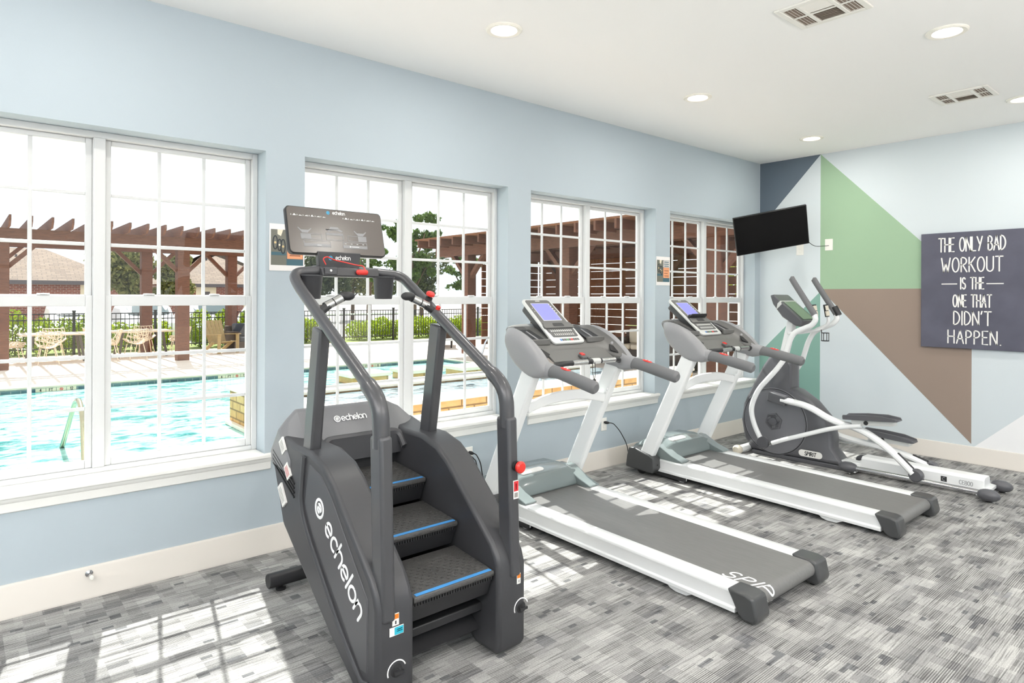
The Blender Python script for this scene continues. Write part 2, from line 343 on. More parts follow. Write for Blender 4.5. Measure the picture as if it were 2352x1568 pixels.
# the four double windows
for i, (a, c) in enumerate(WINS):
    w = bpy.data.objects.new('window_%d' % (i+1), None); COL.objects.link(w); w.location = ((a+c)/2, WALL_Y+.15, WZ0); ORG[w.name] = Vector(w.location); struct(w)
    yf = WALL_Y+.147; mid = (a+c)/2
    f = MB(); fw = .034
    f.box((a, yf, WZ0), (a+fw, yf+.07, WZ1)); f.box((c-fw, yf, WZ0), (c, yf+.07, WZ1))
    f.box((a+fw, yf, WZ1-.036), (c-fw, yf+.07, WZ1)); f.box((a+fw, yf, WZ0), (c-fw, yf+.07, WZ0+.03)); f.box((mid-.03, yf-.004, WZ0+.03), (mid+.03, yf+.07, WZ1-.036))
    f.build('frame', M_vinyl, w, bevel=.004)
    for (xa, xc) in ((a+fw, mid-.03), (mid+.03, c-fw)):
        for up in (0, 1):
            z0, z1 = ((1.628, WZ1-.036) if up else (WZ0+.03, 1.665))
            ys = yf+(.042 if up else .014); st = .034
            s = MB(); s.box((xa, ys, z0), (xa+st, ys+.026, z1)); s.box((xc-st, ys, z0), (xc, ys+.026, z1))
            zt = z1-(.03 if up else .062); zb = z0+(.042 if up else .045)
            s.box((xa+st, ys+.0006, zt), (xc-st, ys+.0254, z1)); s.box((xa+st, ys+.0006, z0), (xc-st, ys+.0254, zb))
            so = s.build('sash', M_vinyl, w, bevel=.004)
            g0, g1 = xa+st, xc-st
            q = MB()
            for k in (1, 2):
                xx = g0+(g1-g0)*k/3; q.box((xx-.010, ys+.004, zb), (xx+.010, ys+.02, zt))
                zz = zb+(zt-zb)*k/3; q.box((g0, ys+.0045, zz-.010), (g1, ys+.0195, zz+.010))
            q.build('muntin_grid', M_vinyl, so, bevel=.003)
            MB().box((g0-.004, ys+.0105, zb-.004), (g1+.004, ys+.0135, zt+.004)).build('pane', M_glass, so)
            if not up:
                for xx in (xa+.2, xc-.26):
                    MB().box((xx, ys-.004, z1), (xx+.06, ys+.02, z1+.012)).box((xx+.015, ys-.012, z1+.004), (xx+.045, ys+.004, z1+.01)).build('latch', M_vinyl, w, bevel=.003)
    s = MB(); s.box((a-.0, WALL_Y, WZ0-.03), (c+.0, yf+.02, WZ0)); s.box((a-.05, WALL_Y-.04, WZ0-.03), (c+.05, WALL_Y, WZ0))
    so = s.build('sill', M_trim, w, bevel=.008)
    s = MB(); s.prism([(WALL_Y, WZ0-.03), (WALL_Y-.032, WZ0-.03), (WALL_Y-.026, WZ0-.048), (WALL_Y-.018, WZ0-.055), (WALL_Y-.014, WZ0-.10), (WALL_Y, WZ0-.108)], 'x', a-.035, c+.035)
    s.build('apron', M_trim, w)
# recessed ceiling lights
M_lens = mat('lamp_lens', (255, 250, 240), .4, emit=(255, 244, 224), estr=14)
M_ring = mat('lamp_trim', (244, 240, 230), .4)
LIGHTS = [(2.649, 3.183, 'recessed ceiling light nearest the camera, above the stair machine'), (4.80, 1.336, 'recessed ceiling light between the two air vents, over the open floor'),
          (4.795, 3.17, 'recessed ceiling light second from the camera along the window wall'), (6.94, 3.178, 'small recessed ceiling light close to the mural corner, above the television'),
          (6.905, 1.36, 'recessed ceiling light cut by the right picture edge, beyond the far vent')]
ADDED_LAMPS = [(2.65, 1.34), (2.65, -.6), (4.8, -.6), (6.9, -.6), (.4, -.6), (2.65, -2.5), (4.8, -2.5), (6.9, -2.5), (.4, -2.5), (-1.9, -.6), (-1.9, -2.5), (-1.9, 1.34), (-1.9, 3.17), (.4, 3.17)]  # unseen ceiling lights added to lift the room's brightness
def lamp(x, y, label, grp):
    t = thing('recessed_light', label, 'ceiling light', (x, y, CEIL), grp)
    MB().lathe([(.118, 0), (.118, -.006), (.108, -.013), (.085, -.010), (.078, -.002), (.078, 0)], (x, y, CEIL), n=32).build('trim_ring', M_ring, t)
    MB().lathe([(.0, -.001), (.079, -.001), (.079, -.004), (.0, -.008)], (x, y, CEIL), n=32).build('lens', M_lens, t)
    d = bpy.data.lights.new('bulb', 'AREA'); d.shape = 'DISK'; d.size = .15; d.energy = LAMP_W; d.color = (1, .97, .92)
    o = bpy.data.objects.new('bulb', d); COL.objects.link(o); o.location = (0, 0, -.016); o.parent = t
    return t
for x, y, l in LIGHTS: lamp(x, y, l, 'recessed ceiling lights')
for x, y in ADDED_LAMPS: lamp(x, y, 'added unseen recessed ceiling light that brightens the room', 'added recessed ceiling lights out of view')
# unseen fill lights, shaped as standing uplighters, added to brighten the ceiling
M_pole = mat('fill_light_pole', (60, 60, 62), .4, .6)
for x, y, kw, l in ((-1.6, -.9, 1.25, 'added unseen fill light behind the camera on the window side'), (2.4, -2.2, .85, 'added unseen fill light behind the camera in mid room'), (3.9, -3.5, .55, 'added unseen fill light behind the camera by the mural wall'), (-3.4, .5, 1.25, 'added unseen fill light in the far corner behind the camera')):
    t = thing('fill_uplighter', l, 'added fill light', (x, y, 0), 'added fill lights out of view')
    MB().lathe([(0, 0), (.15, 0), (.15, .02), (.02, .03), (.015, .05)], (x, y, 0)).build('base', M_pole, t); MB().lathe([(.014, .03), (.014, 1.75)], (x, y, 0), n=12).build('pole', M_pole, t)
    MB().lathe([(.03, 1.74), (.16, 1.86), (.17, 1.87), (.155, 1.86), (.02, 1.76)], (x, y, 0)).build('bowl_shade', M_pole, t)
    d = bpy.data.lights.new('bulb', 'AREA'); d.shape = 'DISK'; d.size = .26; d.energy = FILL_UP_W*kw; d.color = (1, .99, .985)
    o = bpy.data.objects.new('bulb', d); COL.objects.link(o); o.location = (0, 0, 1.85); o.rotation_euler = (PI, 0, 0); o.parent = t
# ceiling air vents
M_vent = mat('vent_enamel', (238, 235, 228), .45); M_dark = mat('vent_dark', (172, 158, 146), .8)
def vent(x0, x1, y0, y1, label):
    cx, cy = (x0+x1)/2, (y0+y1)/2
    t = thing('air_vent', label, 'air vent', (cx, cy, CEIL), 'ceiling air vents')
    b = MB(); z = CEIL; e = .035; zl = z-.012
    for q in ((x0, y0, x1, y0+e), (x0, y1-e, x1, y1), (x0, y0+e, x0+e, y1-e), (x1-e, y0+e, x1, y1-e)): b.box((q[0], q[1], zl), (q[2], q[3], z))
    w3 = (y1-y0-2*e)
    for k in (1, 2): yy = y0+e+w3*(.26 if k == 1 else .74); b.box((x0+e, yy-.012, zl), (x1-e, yy+.012, z))
    b.build('frame', M_vent, t, bevel=.003)
    MB().box((x0+.01, y0+.01, z-.003), (x1-.01, y1-.01, z-.0005)).build('backing', M_dark, t)
    xm = (x0+x1)/2; ya, yb = y0+e+w3*.26+.012, y0+e+w3*.74-.012
    MB().bar((xm+.0, ya, z-.0095), (xm+.0, yb, z-.0095), .012, .006).build('divider', M_vent, t)
    s = MB(); n = 6
    for k in range(n):
        for sg in (-1, 1):
            xx = xm+sg*(.02+(k+.3)*(x1-xm-e-.02)/n); s.add([(xx, ya, z-.012), (xx+sg*.02, ya, z-.004), (xx+sg*.02, yb, z-.004), (xx, yb, z-.012)], [(0, 1, 2, 3)], 0, False)
    s.build('louvre_bank', M_vent, t)
    for (p, q) in ((y0+e, ya-.024), (yb+.024, y1-e)):
        s = MB(); m = 4
        for k in range(m):
            yy = p+(k+.35)*(q-p)/m; s.add([(x0+e, yy, z-.012), (x1-e, yy, z-.012), (x1-e, yy+(q-p)/m*.62, z-.004), (x0+e, yy+(q-p)/m*.62, z-.004)], [(0, 1, 2, 3)], 0, False)
        s.box((xm-.006, p, z-.012), (xm+.006, q, z-.006)); s.build('louvre_bank', M_vent, t)
vent(3.69, 4.06, 1.50, 1.92, 'white louvred air vent cut off by the top picture edge')
vent(6.23, 6.59, 1.455, 1.87, 'white louvred air vent entirely in view, nearer the mural wall')
# outlets, plates, cords
M_plate = mat('outlet_plastic', (242, 240, 234), .4); M_blk = mat('black_rubber', (26, 26, 28), .55)
def outlet(pos, ax, label, blank=False, name='wall_outlet'):
    t = thing(name, label, 'outlet', pos); x, y, z = pos
    if ax == 'y':
        MB().box((x-.04, y-.007, z-.063), (x+.04, y, z+.063)).build('cover_plate', M_plate, t, bevel=.004)
        for dz in (.02, -.02): MB().box((x-.017, y-.010, z+dz-.015), (x+.017, y-.006, z+dz+.015)).build('socket', M_plate, t, bevel=.004)
    else:
        MB().box((x-.007, y-.045, z-.068), (x, y+.045, z+.068)).build('cover_plate', M_plate, t, bevel=.004)
        if not blank:
            for dz in (.02, -.02): MB().box((x-.010, y-.017, z+dz-.015), (x-.006, y+.017, z+dz+.015)).build('socket', M_plate, t, bevel=.004)
    return t
outlet((3.163, WALL_Y, .378), 'y', 'white wall outlet with two black plugs behind the nearer treadmill')
outlet((4.815, WALL_Y, .419), 'y', 'white wall outlet with one black plug, between the two treadmills')
outlet((WALL_X, 3.71, 2.255), 'x', 'white wall outlet on the pale mural stripe just under the television')
outlet((WALL_X, 3.365, 2.295), 'x', 'white blank wall plate on the green triangle beside the television', True, 'cable_plate')
def cord(path, label, name='power_cord', r=.0045, plug=None):
    t = thing(name, label, 'cord', path[0])
    MB().tube(smooth_path(path, .12, 6), r, 8).build('cable', M_blk, t)
    if plug: MB().tube(plug, [.011, .015, .014, .008], 10).build('plug', M_blk, t)
    return t
y = WALL_Y
cord([(3.163, y-.05, .40), (3.18, y-.08, .395), (3.21, y-.10, .33), (3.235, y-.10, .20), (3.25, y-.14, .125), (3.25, y-.185, .12)], 'black power cord from the upper socket behind the nearer treadmill', plug=[(3.163, y-.011, .399), (3.163, y-.03, .399), (3.165, y-.045, .398), (3.17, y-.06, .397)])
cord([(3.163, y-.05, .36), (3.175, y-.08, .35), (3.185, y-.10, .27), (3.165, y-.12, .16), (3.10, y-.14, .05), (2.95, y-.16, .008), (2.6, y-.2, .006), (2.2, y-.32, .006)], 'black power cord from the lower socket behind the nearer treadmill, reaching the carpet', plug=[(3.163, y-.011, .359), (3.163, y-.03, .359), (3.165, y-.045, .357), (3.17, y-.06, .355)])
cord([(4.815, y-.05, .44), (4.85, y-.09, .44), (4.90, y-.13, .37), (4.94, y-.19, .24), (4.93, y-.22, .14), (4.91, y-.255, .13)], 'black power cord running from the wall to the farther treadmill', plug=[(4.815, y-.011, .44), (4.815, y-.03, .44), (4.82, y-.045, .44), (4.83, y-.06, .44)])
# door stop
t = thing('door_stop', 'small chrome door stop with white rubber tip on the white baseboard', 'door stop', (.552, WALL_Y-.015, .135))
M_chr = mat('chrome', (200, 200, 202), .15, 1.0)
MB().lathe([(.019, 0), (.019, .004), (.012, .009), (.007, .012), (.006, .055)], (.552, WALL_Y-.0145, .135), (.06, -1, -.05)).build('shaft', M_chr, t)
MB().lathe([(.010, .055), (.010, .075), (.007, .078)], (.552, WALL_Y-.0145, .135), (.06, -1, -.05)).build('tip', mat('white_rubber', (238, 236, 228), .6), t)
# canvas sign
M_sign = mat('sign_canvas', (92, 92, 106), .8, noise=.14, scale=4); M_chalk = mat('sign_white', (246, 244, 240), .8)
t = thing('wall_sign', 'dark grey canvas sign with white hand-lettered workout saying on the mural wall', 'sign', (WALL_X, 1.945, 1.16))
sy0, sy1, sz0, sz1 = 1.495, 2.392, 1.157, 2.348; sx = WALL_X-.035
MB().box((sx, sy0, sz0), (WALL_X-.002, sy1, sz1)).build('canvas', M_sign, t, bevel=.004)
b = MB(); ux, uz = (0, -1, 0), (0, 0, 1)
for txt, ya, yb_, z0, z1, wx, gap in (('THE ONLY BAD', 2.229, 1.663, 2.150, 2.290, .9, .13), ('WORKOUT', 2.203, 1.683, 1.940, 2.085, 1.0, .17), ('IS THE', 2.035, 1.838, 1.765, 1.880, .8, .15),
                                ('ONE THAT', 2.099, 1.774, 1.582, 1.705, .8, .14), ("DIDN'T", 2.093, 1.776, 1.400, 1.537, .9, .15), ('HAPPEN.', 2.143, 1.694, 1.210, 1.342, .9, .17)):
    strokes(b, txt, (sx-.001, (ya+yb_)/2, z0), ux, uz, z1-z0, .0125, .0015, gap, wx, fit=ya-yb_)
for ya, yb_ in ((2.203, 2.064), (1.816, 1.675)):
    b.box((sx-.002, yb_, 1.812), (sx, ya, 1.822))
b.build('lettering', M_chalk, t)
# posters
def poster(x0, x1, z0, z1, label, full):
    t = thing('poster', label, 'poster', ((x0+x1)/2, WALL_Y, z0)); y = WALL_Y
    MB().box((x0, y-.003, z0), (x1, y-.0006, z1)).build('sheet', mat('poster_paper', (240, 236, 234), .6), t)
    w = x1-x0; h = z1-z0; b = MB()
    def r(a, c, d, e, mi, k=1): b.box((x0+a*w, y-.003-.0004*k, z0+d*h), (x0+c*w, y-.0028, z0+e*h), mi)
    r(.04, .96, .12, .88, 0); r(.04, .48, .12, .88, 1, 2)
    r(.50, .95, .26, .62, 2, 2); r(.50, .95, .63, .87, 4, 2); r(.48, .96, .12, .25, 3, 2)
    for k in range(3): r(.56-.02*(k % 2), .9, .66+.07*k, .69+.07*k, 3, 3)
    for k in range(3): r(.57, .88-.06*(k % 2), .32+.09*k, .345+.09*k, 5, 3)
    r(.05, .46, .33, .40, 3, 3)
    b.build('print', [mat('p_slate', (88, 96, 104), .5), mat('p_grey', (118, 118, 108), .5), mat('p_orange', (236, 164, 120), .5), mat('p_teal', (70, 104, 116), .5), mat('p_cream', (222, 214, 208), .5), mat('p_rust', (150, 96, 74), .5)], t)
    b = MB()
    for (cx, cz, rx, rz, mi) in ((.16, .60, .06, .14, 0), (.28, .55, .05, .12, 1), (.38, .52, .06, .15, 0)):
        pts = [(x0+(cx+rx*math.cos(q*PI/12))*w, y-.0048, z0+(cz+rz*math.sin(q*PI/12))*h) for q in range(24)]
        b.tube(pts, .012*w*1.6, 6, 2, flat=(1, .15), up=(0, 1, 0), closed=True)
        b.lathe([(rx*w*.55, 0), (rx*w*.5, .0006), (0, .0006)], (x0+cx*w, y-.0045, z0+cz*h), (0, -1, 0), mi=mi)
    b.add([(x0+.22*w, y-.0046, z0+.88*h), (x0+.38*w, y-.0046, z0+.88*h), (x0+.32*w, y-.0046, z0+.74*h), (x0+.22*w, y-.0046, z0+.78*h)], [(0, 1, 2, 3)], 1, False)
    b.build('equipment_print', [mat('p_tan', (214, 190, 140), .5), mat('p_pale', (236, 226, 204), .5), mat('p_ink', (52, 58, 62), .5)], t)
    return t
poster(1.538, 1.774, 1.832, 2.14, 'printed exercise poster with orange panel, partly behind the stair machine display', True)
poster(5.644, 5.884, 1.795, 2.103, 'printed exercise poster between the two farthest windows', True)
# television on its corner bracket
t = thing('television', 'black flat television tilted on a wall bracket in the mural corner', 'television', (7.19, 3.758, 2.444))
n = Vector((math.cos(-2.377)*math.cos(.345), math.sin(-2.377)*math.cos(.345), -math.sin(.345)))
r0 = (-n).cross(Vector((0, 0, 1))).normalized(); u0 = r0.cross(-n)
r1 = r0*math.cos(.192)+u0*math.sin(.192); u1 = -r0*math.sin(.192)+u0*math.cos(.192); c0 = Vector((7.19, 3.758, 2.444))
def tvbox(x0, x1, z0, z1, d0, d1, nm, m, par, bev=0, o=None):
    b = MB(); vs = [c0+r1*x+u1*z-n*d for d in (d0, d1) for (x, z) in ((x0, z0), (x1, z0), (x1, z1), (x0, z1))]
    b.add(vs, [(3, 2, 1, 0), (4, 5, 6, 7), (0, 1, 5, 4), (1, 2, 6, 5), (2, 3, 7, 6), (3, 0, 4, 7)]); return b.build(nm, m, par, bevel=bev)
M_tv = mat('tv_plastic', (24, 24, 25), .35); M_scr = mat('tv_screen', (5, 5, 6), .25, spec=.3)
tvbox(-.41, .41, -.2325, .2325, 0, .035, 'bezel', M_tv, t, .004); tvbox(-.4, .4, -.2225, .2225, -.0015, .002, 'screen', M_scr, t)
tvbox(-.25, .25, -.16, .12, .035, .075, 'rear_housing', M_tv, t, .01)
b = MB(); e0 = c0-n*.075; b.tube([e0, e0-n*.10, Vector((7.62, 4.0, 2.50)), Vector((WALL_X-.01, 4.06, 2.50))], .022, 8); b.box((WALL_X-.02, 3.98, 2.38), (WALL_X-.0015, 4.14, 2.62))
b.build('bracket', M_tv, t)
vq = c0+r1*.33-u1*.12-n*.079
cord([(WALL_X-.008, 3.365, 2.285), (WALL_X-.05, 3.40, 2.28), (WALL_X-.16, 3.47, 2.27), tuple(vq)], 'thin black cable from the television to the blank wall plate', 'video_cable', .0035)
# ================================================================ stair machine
M_sc = mat('graphite_plastic', (60, 60, 63), .42, noise=.03, scale=300); M_sc2 = mat('graphite_light', (72, 72, 75), .40, noise=.03, scale=300)
M_tubeg = mat('graphite_tube', (74, 74, 77), .32, metal=.15, coat=.15); M_tread = mat('tread_plastic', (74, 73, 72), .42, bump=.5, scale=85)
M_ink = mat('dark_plastic', (40, 40, 42), .45); M_blue = mat('blue_strip', (72, 148, 214), .4); M_logo = mat('logo_white', (240, 240, 240), .45)
M_steel = mat('brushed_steel', (205, 205, 203), .22, 1.0); M_red = mat('red_plastic', (214, 48, 40), .35, coat=.3)
M_scrn = mat('console_glass', (104, 98, 94), .22, spec=.5); M_icon = mat('console_grey', (142, 142, 144), .35); M_iconw = mat('console_white', (226, 226, 226), .4); M_cyan = mat('logo_cyan', (60, 170, 214), .4)
M_labw = mat('label_white', (236, 234, 230), .5); M_labo = mat('label_orange', (232, 132, 40), .5); M_labr = mat('label_red', (206, 40, 48), .5); M_labt = mat('label_teal', (44, 176, 200), .5); M_labg = mat('label_print', (150, 146, 142), .5)
SX = 1.65
t = thing('stair_climber', 'dark grey stair climbing machine with blue-edged steps in front of the second window', 'stair climber', (SX, 2.3, 0))
def side_profile(xo, xi, lab):
    prof = [(2.305, .012), (2.285, .05), (2.285, .415), (2.305, .47), (2.345, .525), (2.70, .835), (2.80, .895), (2.94, .93), (3.14, .93), (3.30, .965), (3.40, .93), (3.412, .80), (3.27, .50), (2.72, .155), (2.46, .012)]
    b = MB(); b.prism(prof, 'x', min(xo, xi), max(xo, xi))
    p = b.build('side_shell', M_sc, t, bevel=.022, seg=3)
    return p
sl = side_profile(1.262, 1.436, 'l'); sr = side_profile(1.884, 2.052, 'r')
for sh, xo, sg in ((sl, 1.262, -1), (sr, 2.052, 1)):
    b = MB(); x = xo+sg*.003
    b.tube(smooth_path([(x, 2.99, .90), (x, 3.03, .66), (x, 2.93, .53), (x, 2.62, .245), (x, 2.40, .085), (x, 2.345, .10)], .09, 6), .016, 10, flat=(1, .8), up=(1, 0, 0))
    b.build('rim', M_sc, sh)
    b = MB(); P = [(2.36, .44), (2.70, .775), (2.80, .845), (2.93, .875), (2.985, .68), (2.89, .55), (2.42, .135), (2.36, .14)]
    b.prism(P, 'x', xo-sg*.004, xo+sg*.004); b.build('inset_panel', M_sc2, sh, bevel=.004)
# vents and service labels on the window-side left flank
b = MB()
for k in range(4): b.bar((1.259, 3.385, .862-.022*k), (1.259, 3.11, .742-.022*k), .010, .006, up=(0, 0, 1))
b.build('vent_slots', M_ink, sl)
def flank_label(y, z, w, h, mi, ang=.0):
    b = MB(); d = Vector((0, math.cos(-.78), math.sin(-.78))); u = Vector((0, .70, .71)); c = Vector((1.2522, y, z)); vs = []
    d = Vector((0, -.62, -.78)); u = Vector((0, -.78, .62))
    for s, k in ((-1, -1), (1, -1), (1, 1), (-1, 1)): vs.append(c+d*s*h/2+u*k*w/2)
    b.add(vs+[v+Vector((.009, 0, 0)) for v in vs], [(0, 1, 2, 3), (4, 5, 6, 7), (0, 1, 5, 4), (1, 2, 6, 5), (2, 3, 7, 6), (3, 0, 4, 7)], 0, False)
    for q in (-.25, 0, .25):
        vs = [c+d*s*h*.36+u*(q+k*.05)*w+Vector((-.0006, 0, 0)) for s, k in ((-1, -1), (1, -1), (1, 1), (-1, 1))]
        b.add(vs, [(0, 1, 2, 3)], 1, False)
    return b.build('sticker', [M_labw, M_labr if mi else M_labg], sl)
flank_label(3.255, .905, .055, .075, 0); flank_label(3.188, .790, .055, .075, 1); flank_label(3.258, .655, .055, .11, 0)
# side lettering
b = MB(); d = Vector((0, -.745, -.667)).normalized(); n_ = Vector((-1, 0, 0)); u = n_.cross(d)
if u.z < 0: u = -u
strokes(b, 'echelon', Vector((1.2575, 2.60, .475)), d, u, .112, .0145, .0012, .13, .95)
strokes(b, '@', Vector((1.2575, 2.838, .668)), d, u, .105, .0145, .0012, .1, 1.0)
note(b.build('side_lettering', M_logo, sl), 'white lettering running down the left flank')
# rear hood
def hood_ring(x, dz, dy):
    return [V(x, 3.325+dy, 1.075+dz), V(x, 3.295+dy, 1.07+dz), V(x, 3.20+dy, .955+dz*.8), V(x, 3.165+dy, .90+dz*.6), V(x, 3.165, .80), V(x, 3.24, .77), V(x, 3.41, .79), V(x, 3.43, .90+dz*.5)]
b = MB(); b.loft([hood_ring(1.255, -.10, .0), hood_ring(1.30, -.045, 0), hood_ring(1.345, 0, 0), hood_ring(1.87, 0, 0), hood_ring(1.95, -.04, -.01), hood_ring(2.059, -.14, -.03)])
M_hoodg = mat('hood_grey', (118, 118, 121), .36, noise=.03, scale=300)
hood = b.build('rear_hood', M_hoodg, t, bevel=.012, seg=3, sharp=30)
b = MB(); hu = Vector((0, .6, .77)).normalized()
strokes(b, 'echelon', Vector((1.642, 3.237, .995)), (1, 0, 0), hu, .040, .0058, .0015, .12, .95, fit=.145); strokes(b, '@', Vector((1.546, 3.237, .994)), (1, 0, 0), hu, .042, .0058, .0015)
b.v = [(v[0], v[1]-.006, v[2]+.004) for v in b.v]
b.build('hood_lettering', M_logo, hood)
b = MB(); b.tube(smooth_path([(1.437, 3.10, .84), (1.437, 3.17, .915), (1.883, 3.17, .915), (1.883, 3.10, .84)], .05, 6), .022, 8); b.box((1.43, 3.15, .80), (1.89, 3.19, .915)); b.build('hood_lip', M_sc2, t)
# dark interior with steps
b = MB(); b.box((1.432, 3.20, .20), (1.888, 3.23, .86)); b.prism([(2.42, .10), (3.25, .60), (3.25, .57), (2.46, .07)], 'x', 1.43, 1.89); b.build('inner_panel', M_ink, t)
b = MB(); b.box((1.43, 2.41, .185), (1.89, 2.46, .225)); b.box((1.43, 2.47, .225), (1.89, 2.50, .25)); b.build('cross_bar', M_ink, t, bevel=.006)
for k in range(4):
    y, z = 2.305+.287*k, .398+.152*k
    if k == 3: y0_, y1_ = y, y+.04
    prof = [(y, z), (y+.004, z+.012), (y+.32, z+.036), (y+.325, z+.01), (y+.02, z-.018), (y+.004, z-.012)]
    if k == 3: continue
    s = MB().prism(prof, 'x', 1.447, 1.876).build('step', M_tread, t, bevel=.004)
    MB().prism([(y+.012, z-.014), (y+.05, z-.11), (y+.07, z-.11), (y+.035, z-.01)], 'x', 1.450, 1.873).build('riser', M_ink, s)
    MB().bar((1.462, y+.020, z+.0138), (1.866, y+.020, z+.0138), .020, .002, up=(0, 0, 1)).build('edge_strip', M_blue, s)
    g = MB()
    for i in range(22):
        for j in range(9):
            if (i+j) % 2: continue
            xx = 1.47+i*.0185; yy = y+.055+j*.022; zz = z+.0135+(yy-y-.004)*.076
            g.box((xx, yy, zz-.002), (xx+.011, yy+.009, zz+.0012))
    g.build('grip_studs', M_tread, s)
    g = MB()
    for i in range(30): g.box((1.458+i*.0139, y+.010, z-.030), (1.464+i*.0139, y+.024, z-.014))
    g.build('edge_teeth', M_ink, s)
MB().prism([(3.165, .845), (3.17, .865), (3.2, .86), (3.2, .84)], 'x', 1.45, 1.87).build('step', M_tread, t)
# rear stabiliser
b = MB(); b.tube([(1.325, 3.645, .062), (1.99, 3.645, .062)], .040, 20); st = b.build('stabilizer', M_ink, t, bevel=.003)
for x in (1.40, 1.915): MB().lathe([(.028, .0), (.028, .012), (.012, .016), (.012, .03)], (x, 3.645, 0), n=16).build('foot', M_blk, st)
b = MB()
for x in (1.55, 1.77): b.bar((x, 3.645, .055), (x, 3.33, .56), .06, .05)
b.build('strut', M_ink, st, bevel=.006)
# hand rails
for sd, x, xi in (('l', 1.312, 1.47), ('r', 1.982, 1.80)):
    sg = 1 if xi > x else -1
    MB().bar((x, 2.318, .36), (x, 2.350, 1.10), .058, .094, up=(0, 1, 0)).build('front_post', M_ink if False else M_tubeg, t, bevel=.014, seg=3)
    path = smooth_path([(x, 2.345, 1.05), (x, 2.352, 1.23), (x, 2.52, 1.33), (x, 2.82, 1.50), (x, 3.20, 1.72), (x+sg*.012, 3.30, 1.787), (xi, 3.31, 1.800)], [.1, .16, .1, .1, .1, .07, .1], 8)
    r = [.036 if p.z < 1.30 and p.y < 2.53 else .0285 for p in path]
    MB().tube(path, r, 18).build('hand_rail', M_tubeg, t)
    MB().bar((x, 3.045, .80), (x, 2.925, 1.515), .056, .098, up=(0, 1, 0)).build('rear_post', M_tubeg, t, bevel=.012, seg=3)
    g = MB(); gp = [(x+sg*.005, 2.96, 1.585), (x+sg*.06, 2.975, 1.625), (x+sg*.14, 2.985, 1.662)]
    g.tube(smooth_path(gp, .03, 4), .021, 12); gr = g.build('pulse_grip', M_ink, t)
    q = MB(); A0, B0 = Vector(gp[1]), Vector(gp[2]); q.tube([A0+(B0-A0)*-.25, A0+(B0-A0)*.25], .0225, 14); q.tube([A0+(B0-A0)*.32, A0+(B0-A0)*.85], .0225, 14); q.build('contact_plate', M_steel, gr)
    q = MB(); q.ball(B0+Vector((sg*.018, -.004, .006)), (.043, .026, .024), 14); q.build('thumb_pod', M_ink, gr)
    cpx = 1.405 if sd == 'l' else 1.832
    MB().lathe([(.0, 1.651), (.046, 1.652), (.049, 1.66), (.058, 1.765), (.064, 1.772), (.064, 1.778), (.055, 1.778), (.046, 1.668), (0, 1.664)], (cpx, 3.26, 0), n=32).build('cup_holder', M_sc, t)
# console bar, neck and display
b = MB(); b.prism([(3.245, 1.772), (3.262, 1.822), (3.40, 1.835), (3.40, 1.772)], 'x', 1.463, 1.802); cb = b.build('console_bar', M_sc, t, bevel=.010, seg=3)
MB().box((1.474, 3.243, 1.782), (1.545, 3.262, 1.820)).build('port_plate', M_sc2, cb, bevel=.004)
MB().lathe([(.007, 0), (.006, .004), (0, .005)], (1.507, 3.243, 1.803), (0, -1, 0), mi=0).build('jack', M_iconw, cb)
b = MB(); b.tube([(1.668, 3.243, 1.799), (1.712, 3.243, 1.799)], [.015, .015], 14, flat=(.6, 1), up=(0, 0, 1)); b.ball((1.668, 3.243, 1.799), (.015, .010, .015)); b.ball((1.712, 3.243, 1.799), (.015, .010, .015))
b.build('safety_key', M_red, cb)
b = MB(); b.tube(smooth_path([(1.705, 3.236, 1.80), (1.705, 3.25, 1.835), (1.67, 3.275, 1.838), (1.62, 3.30, 1.852), (1.55, 3.295, 1.862), (1.505, 3.29, 1.880), (1.482, 3.29, 1.868), (1.50, 3.29, 1.836)], .03, 5), .0035, 8); b.build('key_cord', M_red, cb)
b = MB(); b.prism([(1.487, 1.815), (1.48, 1.91), (1.735, 1.91), (1.725, 1.815)], 'y', 3.345, 3.385); nk = b.build('neck', M_sc, t, bevel=.005)
b = MB(); strokes(b, 'echelon', (1.625, 3.344, 1.868), (1, 0, 0), (0, 0, 1), .026, .0038, .001, .1, .85); strokes(b, '@', (1.552, 3.344, 1.867), (1, 0, 0), (0, 0, 1), .026, .0038, .001, mi=1)
b.build('neck_lettering', [M_logo, M_cyan], nk)
du = Vector((0, .262, .965)).normalized(); dn = Vector((0, -.965, .262)).normalized(); dr = Vector((1, 0, 0)); dc = Vector((1.617, 3.395, 2.026)); DW, DH = .574, .270
def dpt(x, z, d=0): return dc+dr*x+du*z+dn*d
b = MB(); cr = .022
def rrect(w, h, r, d):
    P = []
    for cx, cy, a in ((w/2-r, h/2-r, 0), (-w/2+r, h/2-r, 90), (-w/2+r, -h/2+r, 180), (w/2-r, -h/2+r, 270)):
        P += [dpt(cx+r*math.cos(math.radians(a+q*15)), cy+r*math.sin(math.radians(a+q*15)), d) for q in range(7)]
    return P
b.loft([rrect(DW, DH, cr, -.03), rrect(DW, DH, cr, -.004), rrect(DW-.006, DH-.006, cr, 0)]); dsp = b.build('display', M_ink, t)
b = MB(); b.loft([rrect(DW-.010, DH-.010, cr, -.001), rrect(DW-.010, DH-.010, cr, .0012)]); dg = b.build('display_face', M_scrn, dsp)
b = MB()
def dpoly(pts, mi=0, d=.0022):
    vs = [dpt(x, z, d) for x, z in pts]; b.add(vs+[v-dn*.0012 for v in vs], [tuple(range(len(pts)))]+[(i, (i+1) % len(pts), len(pts)+(i+1) % len(pts), len(pts)+i) for i in range(len(pts))], mi, False)
def drect(x0, x1, z0, z1, mi=0, d=.0022): dpoly([(x0, z0), (x1, z0), (x1, z1), (x0, z1)], mi, d)
